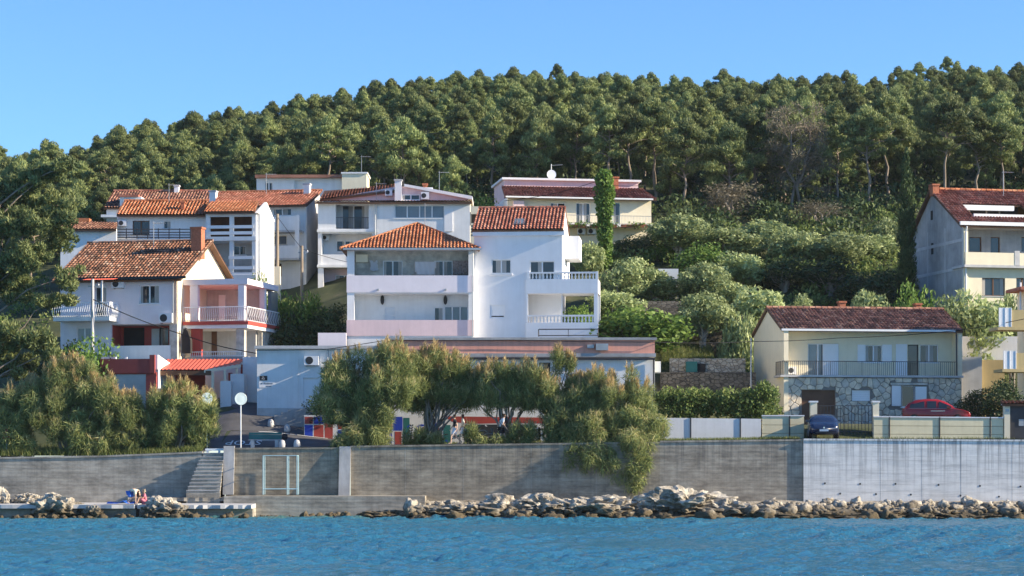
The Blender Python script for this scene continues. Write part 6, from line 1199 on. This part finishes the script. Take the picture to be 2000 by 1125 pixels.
# ---------------------------------------------------------------- shore rocks
def rock_bm(seed, sx, sy, sz, sub=5, rough=.42):
    bm = bmesh.new(); bmesh.ops.create_icosphere(bm, subdivisions=sub, radius=1); off = Vector((seed * 3.7, seed * 1.3, seed * 5.1))
    for v in bm.verts:
        p = v.co.copy(); n = noise.fractal(p * 1.2 + off, 1.0, 2.0, 3) * rough; c_ = noise.cell_vector(p * 2.1 + off); rd = abs(noise.noise(p * 2.6 + off)) * rough * 1.5; pit = max(0, noise.noise(p * 5.5 + off) - .05) * rough * 1.3
        f = 1 + n - rd - pit + .3 + (c_.x - .5) * rough * .45; v.co = Vector((p.x * sx * f, p.y * sy * f, p.z * sz * f))
    return bm
m, t, N, L, P = newmat('limestone'); mp = coords(N, L); n1 = noise_n(N, L, mp, 1.6, 7, .7); r0 = ramp(N, [(.36, (.17, .145, .11)), (.48, (.36, .325, .265)), (.62, (.56, .52, .44))]); L.new(n1.outputs[0], r0.inputs[0])
g_ = N.new('ShaderNodeNewGeometry'); sx_ = N.new('ShaderNodeSeparateXYZ'); L.new(g_.outputs['Position'], sx_.inputs[0]); n2 = noise_n(N, L, mp, 2.2, 5, .7); ma = N.new('ShaderNodeMath'); ma.operation = 'MULTIPLY_ADD'; ma.inputs[1].default_value = -1.2; L.new(n2.outputs[0], ma.inputs[0]); L.new(sx_.outputs[2], ma.inputs[2])
r1_ = ramp(N, [(.02, (.075, .06, .03)), (.16, (.055, .048, .04)), (.30, (1, 1, 1))]); mr = N.new('ShaderNodeMapRange'); mr.inputs['From Min'].default_value = -.6; mr.inputs['From Max'].default_value = 1.2; L.new(ma.outputs[0], mr.inputs[0]); 
mr2 = N.new('ShaderNodeMapRange'); mr2.inputs['From Min'].default_value = -.3; mr2.inputs['From Max'].default_value = .25; L.new(ma.outputs[0], mr2.inputs[0])
L.new(mixc(N, L, mr2.outputs[0], (.11, .088, .055), r0.outputs[0]), P.inputs['Base Color']); P.inputs['Roughness'].default_value = .9; P.inputs['Specular IOR Level'].default_value = .2
b_ = N.new('ShaderNodeBump'); b_.inputs['Strength'].default_value = .9; b_.inputs['Distance'].default_value = .08; n3 = noise_n(N, L, mp, 6, 6, .7); L.new(n3.outputs[0], b_.inputs['Height']); L.new(b_.outputs[0], P.inputs['Normal'])
def boulder(label, px, qt, wd, Y, seed, zb=-.25, dep=.8):
    k = F / (Y + CY); sx = wd / 2 / k; top = Z(qt, Y); c = (X(px, Y), Y, (top + zb) / 2); bm = rock_bm(seed, sx, sx * dep, (top - zb) / 2); me = bpy.data.meshes.new('boulder'); bm.to_mesh(me); bm.free(); return tag(link('boulder', me, 'limestone', None, c), label, 'rock', 'limestone boulders on the shore')
BO = [(840, 978, 80, -3.6, 'dark low boulder leftmost of the rock line'), (912, 975, 105, -3.8, 'pitted pale boulder second from the left of the rock line'), (985, 962, 110, -3.2, 'tall whitish boulder left of the hanging tamarisk'), (1060, 958, 95, -3.4, 'grey white boulder with two humps below the long wall'), (1122, 966, 85, -4.0, 'brown based boulder left of the smooth one'), (1182, 960, 130, -3.0, 'broad smooth sloping boulder left of the hanging tamarisk tip'), (1262, 966, 80, -3.4, 'boulder directly under the hanging tamarisk tip'), (1335, 945, 140, -2.8, 'largest and highest boulder in the rock line'), (1410, 966, 105, -3.4, 'sunlit boulder just right of the largest one'), (1480, 974, 100, -3.6, 'flat pale boulder below the grey wall end'), (1548, 986, 90, -4.2, 'low dark fronted boulder below the wall joint'), (1635, 988, 120, -4.4, 'long flat slab rock lying low at the water'), (1745, 984, 80, -4.0, 'brown pitted boulder below the first drain holes'), (1830, 986, 90, -4.2, 'dark boulder below the middle drain holes'), (1905, 988, 80, -4.2, 'low boulder below the right drain holes'), (1985, 990, 80, -4.2, 'rock at the right edge of the picture'), (108, 965, 75, -3.4, 'black and white pitted boulder on the left platform'), (50, 960, 40, -1.2, 'small white boulder against the old wall'), (183, 984, 30, -4.2, 'small pointed brown rock on the platform edge'), (322, 972, 60, -3.9, 'pale jagged boulder right of the bathers'), (750, 985, 90, -2.7, 'dark wet boulder at the end of the ledge'), (2, 952, 30, -1.6, 'rounded sunlit rock at far left edge'), (78, 964, 20, -1.0, 'little grey rock beside the small white boulder')]
for i, (px, qt, wd, Y, lb) in enumerate(BO): boulder(lb, px, qt + (14 if px > 700 else 6), wd * 1.12, Y, i + 3, -.3 if qt > 965 or wd > 60 else .4, .95)
protos = []
for s in range(6):
    bm = rock_bm(50 + s, 1, 1, .75, 3, .5); protos.append((np.array([v.co[:] for v in bm.verts]), np.array([[v.index for v in f.verts] for f in bm.faces]))); bm.free()
def rubble(name, label, items, seed):
    g = np.random.default_rng(seed); VV, FF, n = [], [], 0
    for x, y, z, s in items:
        v, f = protos[g.integers(6)]; a = g.uniform(0, 6.28); ca, sa = math.cos(a), math.sin(a); sc = s * g.uniform(.7, 1.3, 3); q = v * sc; q = np.stack([q[:, 0] * ca - q[:, 1] * sa, q[:, 0] * sa + q[:, 1] * ca, q[:, 2]], 1) + (x, y, z); VV.append(q); FF.append(f + n); n += len(v)
    return tag(link(name, np_mesh(name, np.concatenate(VV), np.concatenate(FF)), 'limestone'), label, None, None, 'stuff')
gr = random.Random(8); it = []
def bank(Y, px): return np.interp(Y, [-7, -6, -4.5, -2, 0], [-.5, -.15, .3, .6, .85])
for i in range(1000):
    px = gr.uniform(800, 2120); Y = -gr.uniform(.1, 1) ** .8 * 6.3; s = gr.uniform(.06, .2) * (2.3 if gr.random() < .2 else 1); it.append((X(px, Y), Y, bank(Y, px) + s * .15, s))
for i in range(110): px = gr.uniform(-60, 800); Y = -4.6 + gr.uniform(-.7, .5) if px < 490 else -2.3 + gr.uniform(-.6, .3); s = gr.uniform(.1, .3); it.append((X(px, Y), Y, gr.uniform(-.2, .12), s))
rubble('shore_rubble', 'broken limestone rubble along the foot of the sea wall', it, 4)
xs = np.linspace(X(790, 0), 60, 90); ys = [-7.2, -6, -4.5, -3, -1.5, .1]; v = []
for y in ys:
    for x in xs: v.append((x, y + .5 * noise.noise(Vector((x * .4, y, 1))), bank(y, 1000) + .25 * noise.noise(Vector((x * .9, y * .9, 7))) - (0.9 if x < X(805, 0) else 0)))
i, j = np.meshgrid(np.arange(89), np.arange(5)); a = (j * 90 + i).ravel(); tag(link('shore', np_mesh('shore', np.array(v), np.stack([a, a + 1, a + 91, a + 90], 1), smooth=True), 'limestone'), kind='structure')
# ---------------------------------------------------------------- people
def skin(name, joints, edges, rad, m, parent, sub=1):
    me = bpy.data.meshes.new(name); ks = list(joints); me.from_pydata([joints[k] for k in ks], [(ks.index(a), ks.index(b)) for a, b in edges], []); o = bpy.data.objects.new(name, me); C.objects.link(o)
    md = o.modifiers.new('skin', 'SKIN'); md.use_smooth_shade = True
    for i, k in enumerate(ks): r = rad[k] if k in rad else .05; me.skin_vertices[0].data[i].radius = (r, r) if not isinstance(r, tuple) else r
    me.skin_vertices[0].data[0].use_root = True; s = o.modifiers.new('sub', 'SUBSURF'); s.levels = s.render_levels = sub
    bpy.context.view_layer.update(); ev = bpy.data.meshes.new_from_object(o.evaluated_get(bpy.context.evaluated_depsgraph_get())); bpy.data.objects.remove(o); ev.polygons.foreach_set('use_smooth', [True] * len(ev.polygons)); return link(name, ev, m, parent)
RAD = dict(pelvis=(.13, .1), waist=(.12, .09), chest=(.15, .1), neck=.05, head=.085, crown=.075, chin=.06, shL=.06, elL=.042, wrL=.03, haL=.038, fiL=.018, shR=.06, elR=.042, wrR=.03, haR=.038, fiR=.018, hiL=.09, knL=.058, anL=.04, toL=.035, hiR=.09, knR=.058, anR=.04, toR=.035)
ED = [('pelvis', 'waist'), ('waist', 'chest'), ('chest', 'neck'), ('neck', 'chin'), ('chin', 'head'), ('head', 'crown')] + [e for s in 'LR' for e in (('chest', 'sh' + s), ('sh' + s, 'el' + s), ('el' + s, 'wr' + s), ('wr' + s, 'ha' + s), ('ha' + s, 'fi' + s), ('pelvis', 'hi' + s), ('hi' + s, 'kn' + s), ('kn' + s, 'an' + s), ('an' + s, 'to' + s))]
def person(label, loc, rz, J, top, bottom, hair='hair', sc=1.0, long=False):
    """+x is forward; J joints in metres; body one mesh, clothes and hair as children"""
    root = tag(empty('person', loc, rz), label, 'person'); root.scale = (sc,) * 3; skin('body', J, ED, RAD, 'skin', root)
    tj = [k for k in ('pelvis', 'waist', 'chest', 'neck', 'shL', 'elL', 'shR', 'elR')]; Jt = {k: Vector(J[k]) for k in tj}
    for s in 'LR': Jt['el' + s] = Jt['sh' + s].lerp(Vector(J['el' + s]), .75)
    Jt['neck'] = Jt['chest'].lerp(Jt['neck'], .35)
    skin('top', Jt, [e for e in ED if e[0] in tj and e[1] in tj], {k: (tuple(x + .022 for x in RAD[k]) if isinstance(RAD[k], tuple) else RAD[k] + .022) for k in tj}, top, root)
    bj = ['pelvis', 'hiL', 'knL', 'hiR', 'knR']; Jb = {k: Vector(J[k]) for k in bj}
    for s in 'LR': Jb['kn' + s] = Jb['hi' + s].lerp(Vector(J['kn' + s]), .85)
    skin('shorts', Jb, [e for e in ED if e[0] in bj and e[1] in bj], {k: (tuple(x + .025 for x in RAD[k]) if isinstance(RAD[k], tuple) else RAD[k] + .025) for k in bj}, bottom, root)
    h0, c0 = Vector(J['head']), Vector(J['crown']); f = (c0 - h0).normalized(); bk = Vector((-1, 0, 0)); hj = {'a': h0 + bk * .035 + f * .02, 'b': c0 + bk * .015 + f * .012, 'c': h0 + bk * .06 - f * .06}
    ed = [('a', 'b'), ('a', 'c')]
    if long: hj['d'] = h0 + bk * .08 - f * .24; ed.append(('c', 'd'))
    skin('hair', hj, ed, {'a': .088, 'b': .078, 'c': .065, 'd': .05}, hair, root)
    fm = MB(); fw = Vector((1, 0, 0)) if abs(f.z) > .5 else Vector((0, 0, -1)); sd_ = f.cross(fw).normalized()
    for s in (-1, 1): q = h0 + fw * .083 + sd_ * s * .032 + f * .01; fm.box(q.x - .008, q.x + .008, q.y - .01, q.y + .01, q.z - .006, q.z + .006)
    q = h0 + fw * .08 - f * .055; fm.box(q.x - .008, q.x + .008, q.y - .022, q.y + .022, q.z - .005, q.z + .005); fm.build('face_features', 'hair', root)
    q = h0 + fw * .09 - f * .02; MB().lathe([(.004, .03), (.014, -.01), (.006, -.016)], tuple(q), 6).build('nose', 'skin', root)
    return root
def walk(st=.24, arm=.2, lean=.03):
    return dict(pelvis=(0, 0, .93), waist=(lean * .4, 0, 1.08), chest=(lean, 0, 1.32), neck=(lean * 1.3, 0, 1.48), chin=(lean * 1.5 + .02, 0, 1.55), head=(lean * 1.6 + .02, 0, 1.62), crown=(lean * 1.6, 0, 1.68), shL=(lean, .17, 1.41), elL=(-arm * .5, .22, 1.14), wrL=(-arm * .4, .23, .9), haL=(-arm * .3, .23, .82), fiL=(-arm * .2, .22, .73), shR=(lean, -.17, 1.41), elR=(arm * .4, -.22, 1.14), wrR=(arm * 1.1, -.22, .93), haR=(arm * 1.3, -.21, .86), fiR=(arm * 1.5, -.2, .78), hiL=(.0, .09, .88), knL=(st * .9, .1, .5), anL=(st, .1, .09), toL=(st + .17, .11, .035), hiR=(0, -.09, .88), knR=(-st * .1, -.1, .49), anR=(-st * 1.5, -.1, .14), toR=(-st * 1.5 + .14, -.11, .035))
def on_prom(px, Y): x = X(px, Y); return (x, Y, float(np.interp(x, CX, [np.interp(Y, YK, cc[1]) for cc in COLS])) + .02)
p1 = person('person in black top and pale shorts walking on the promenade', on_prom(889, .9), R(185), walk(.26), 'cloth_black', 'plaster_lavender'); p2 = person('person in cream top and pale shorts walking beside the one in black', on_prom(905, 1.2), R(180), walk(.22, .15), 'plaster_cream', 'cloth_white', long=True)
p3 = person('person in loose white shirt with black cross body bag walking behind bushes', on_prom(978, 1.0), R(10), walk(.28, .25, .12), 'cloth_white', 'cloth_black')
bb = MB(); bb.tube([(.16, .14, 1.42), (.2, 0, 1.25), (.12, -.2, 1.05), (-.06, -.18, 1.15), (-.1, .05, 1.38), (.16, .14, 1.42)], .016, 5); o = bb.build('shoulder_bag', 'cloth_black', None); o.matrix_world = p3.matrix_basis.copy(); tag(o, 'black cross body bag worn over the white shirt', 'bag'); bpouch = MB().box(-.02, .16, -.3, -.2, .92, 1.08).build('pouch', 'cloth_black', o)
bend = dict(pelvis=(0, 0, .62), waist=(.12, 0, .76), chest=(.36, 0, .74), neck=(.5, 0, .62), chin=(.55, 0, .55), head=(.56, 0, .48), crown=(.55, 0, .41), shL=(.4, .17, .68), elL=(.46, .22, .4), wrL=(.44, .2, .16), haL=(.45, .19, .08), fiL=(.5, .18, .03), shR=(.4, -.17, .68), elR=(.46, -.22, .4), wrR=(.44, -.2, .16), haR=(.45, -.19, .08), fiR=(.5, -.18, .03), hiL=(-.02, .1, .58), knL=(.12, .14, .28), anL=(-.12, .13, .08), toL=(.06, .14, .035), hiR=(-.02, -.1, .58), knR=(.12, -.14, .28), anR=(-.12, -.13, .08), toR=(.06, -.14, .035))
person('person in pale shirt bent double over a towel on the shore platform', (X(254, -3.4), -3.4, .76), R(-20), bend, 'plaster_cream', 'cloth_blue', 'hair', 1.05, True)
sit = dict(pelvis=(0, 0, .12), waist=(-.03, 0, .26), chest=(.02, 0, .5), neck=(.05, 0, .64), chin=(.08, 0, .7), head=(.08, 0, .77), crown=(.07, 0, .83), shL=(.02, .16, .57), elL=(.14, .2, .36), wrL=(.32, .12, .42), haL=(.39, .1, .44), fiL=(.45, .08, .43), shR=(.02, -.16, .57), elR=(.14, -.2, .36), wrR=(.32, -.12, .42), haR=(.39, -.1, .44), fiR=(.45, -.08, .43), hiL=(.02, .09, .12), knL=(.36, .12, .42), anL=(.48, .12, .06), toL=(.62, .13, .035), hiR=(.02, -.09, .12), knR=(.36, -.12, .42), anR=(.48, -.12, .06), toR=(.62, -.13, .035))
person('person in pink sitting with drawn up knees beside the bent bather', (X(283, -3.3), -3.3, .74), R(200), sit, 'cloth_pink', 'cloth_pink', 'wood_pole', .95)
tw_ = bmesh.new(); bmesh.ops.create_grid(tw_, x_segments=18, y_segments=12, size=1)
for v in tw_.verts: v.co = Vector((v.co.x * .75, v.co.y * .45, .02 + .16 * max(0, noise.noise(v.co * 1.6 + Vector((3, 1, 2)))) + .3 * max(0, .35 - abs(v.co.x - .2))))
me = bpy.data.meshes.new('towel'); bmesh.ops.solidify(tw_, geom=tw_.faces[:], thickness=.015); tw_.to_mesh(me); tw_.free(); me.polygons.foreach_set('use_smooth', [True] * len(me.polygons)); tag(link('towel', me, 'cloth_blue', None, (X(237, -3.3), -3.3, .77)), 'crumpled bright blue towel beside the bent bather', 'towel')

# ---------------------------------------------------------------- thin haze volume, added to lift the dark shadows
hz = MB().box(-520, 520, -CY - 12, 275, -5.2, 78).build('haze', None); hz['kind'] = 'stuff'; hz['label'] = 'thin haze added to lift the shadows'
m = bpy.data.materials.new('haze'); m.use_nodes = True; N, L = m.node_tree.nodes, m.node_tree.links; N.remove(N['Principled BSDF']); pv = N.new('ShaderNodeVolumePrincipled'); pv.inputs['Density'].default_value = HAZE; pv.inputs['Color'].default_value = (.93, .95, 1, 1); pv.inputs['Anisotropy'].default_value = .2; L.new(pv.outputs[0], N['Material Output'].inputs['Volume']); hz.data.materials.append(m)
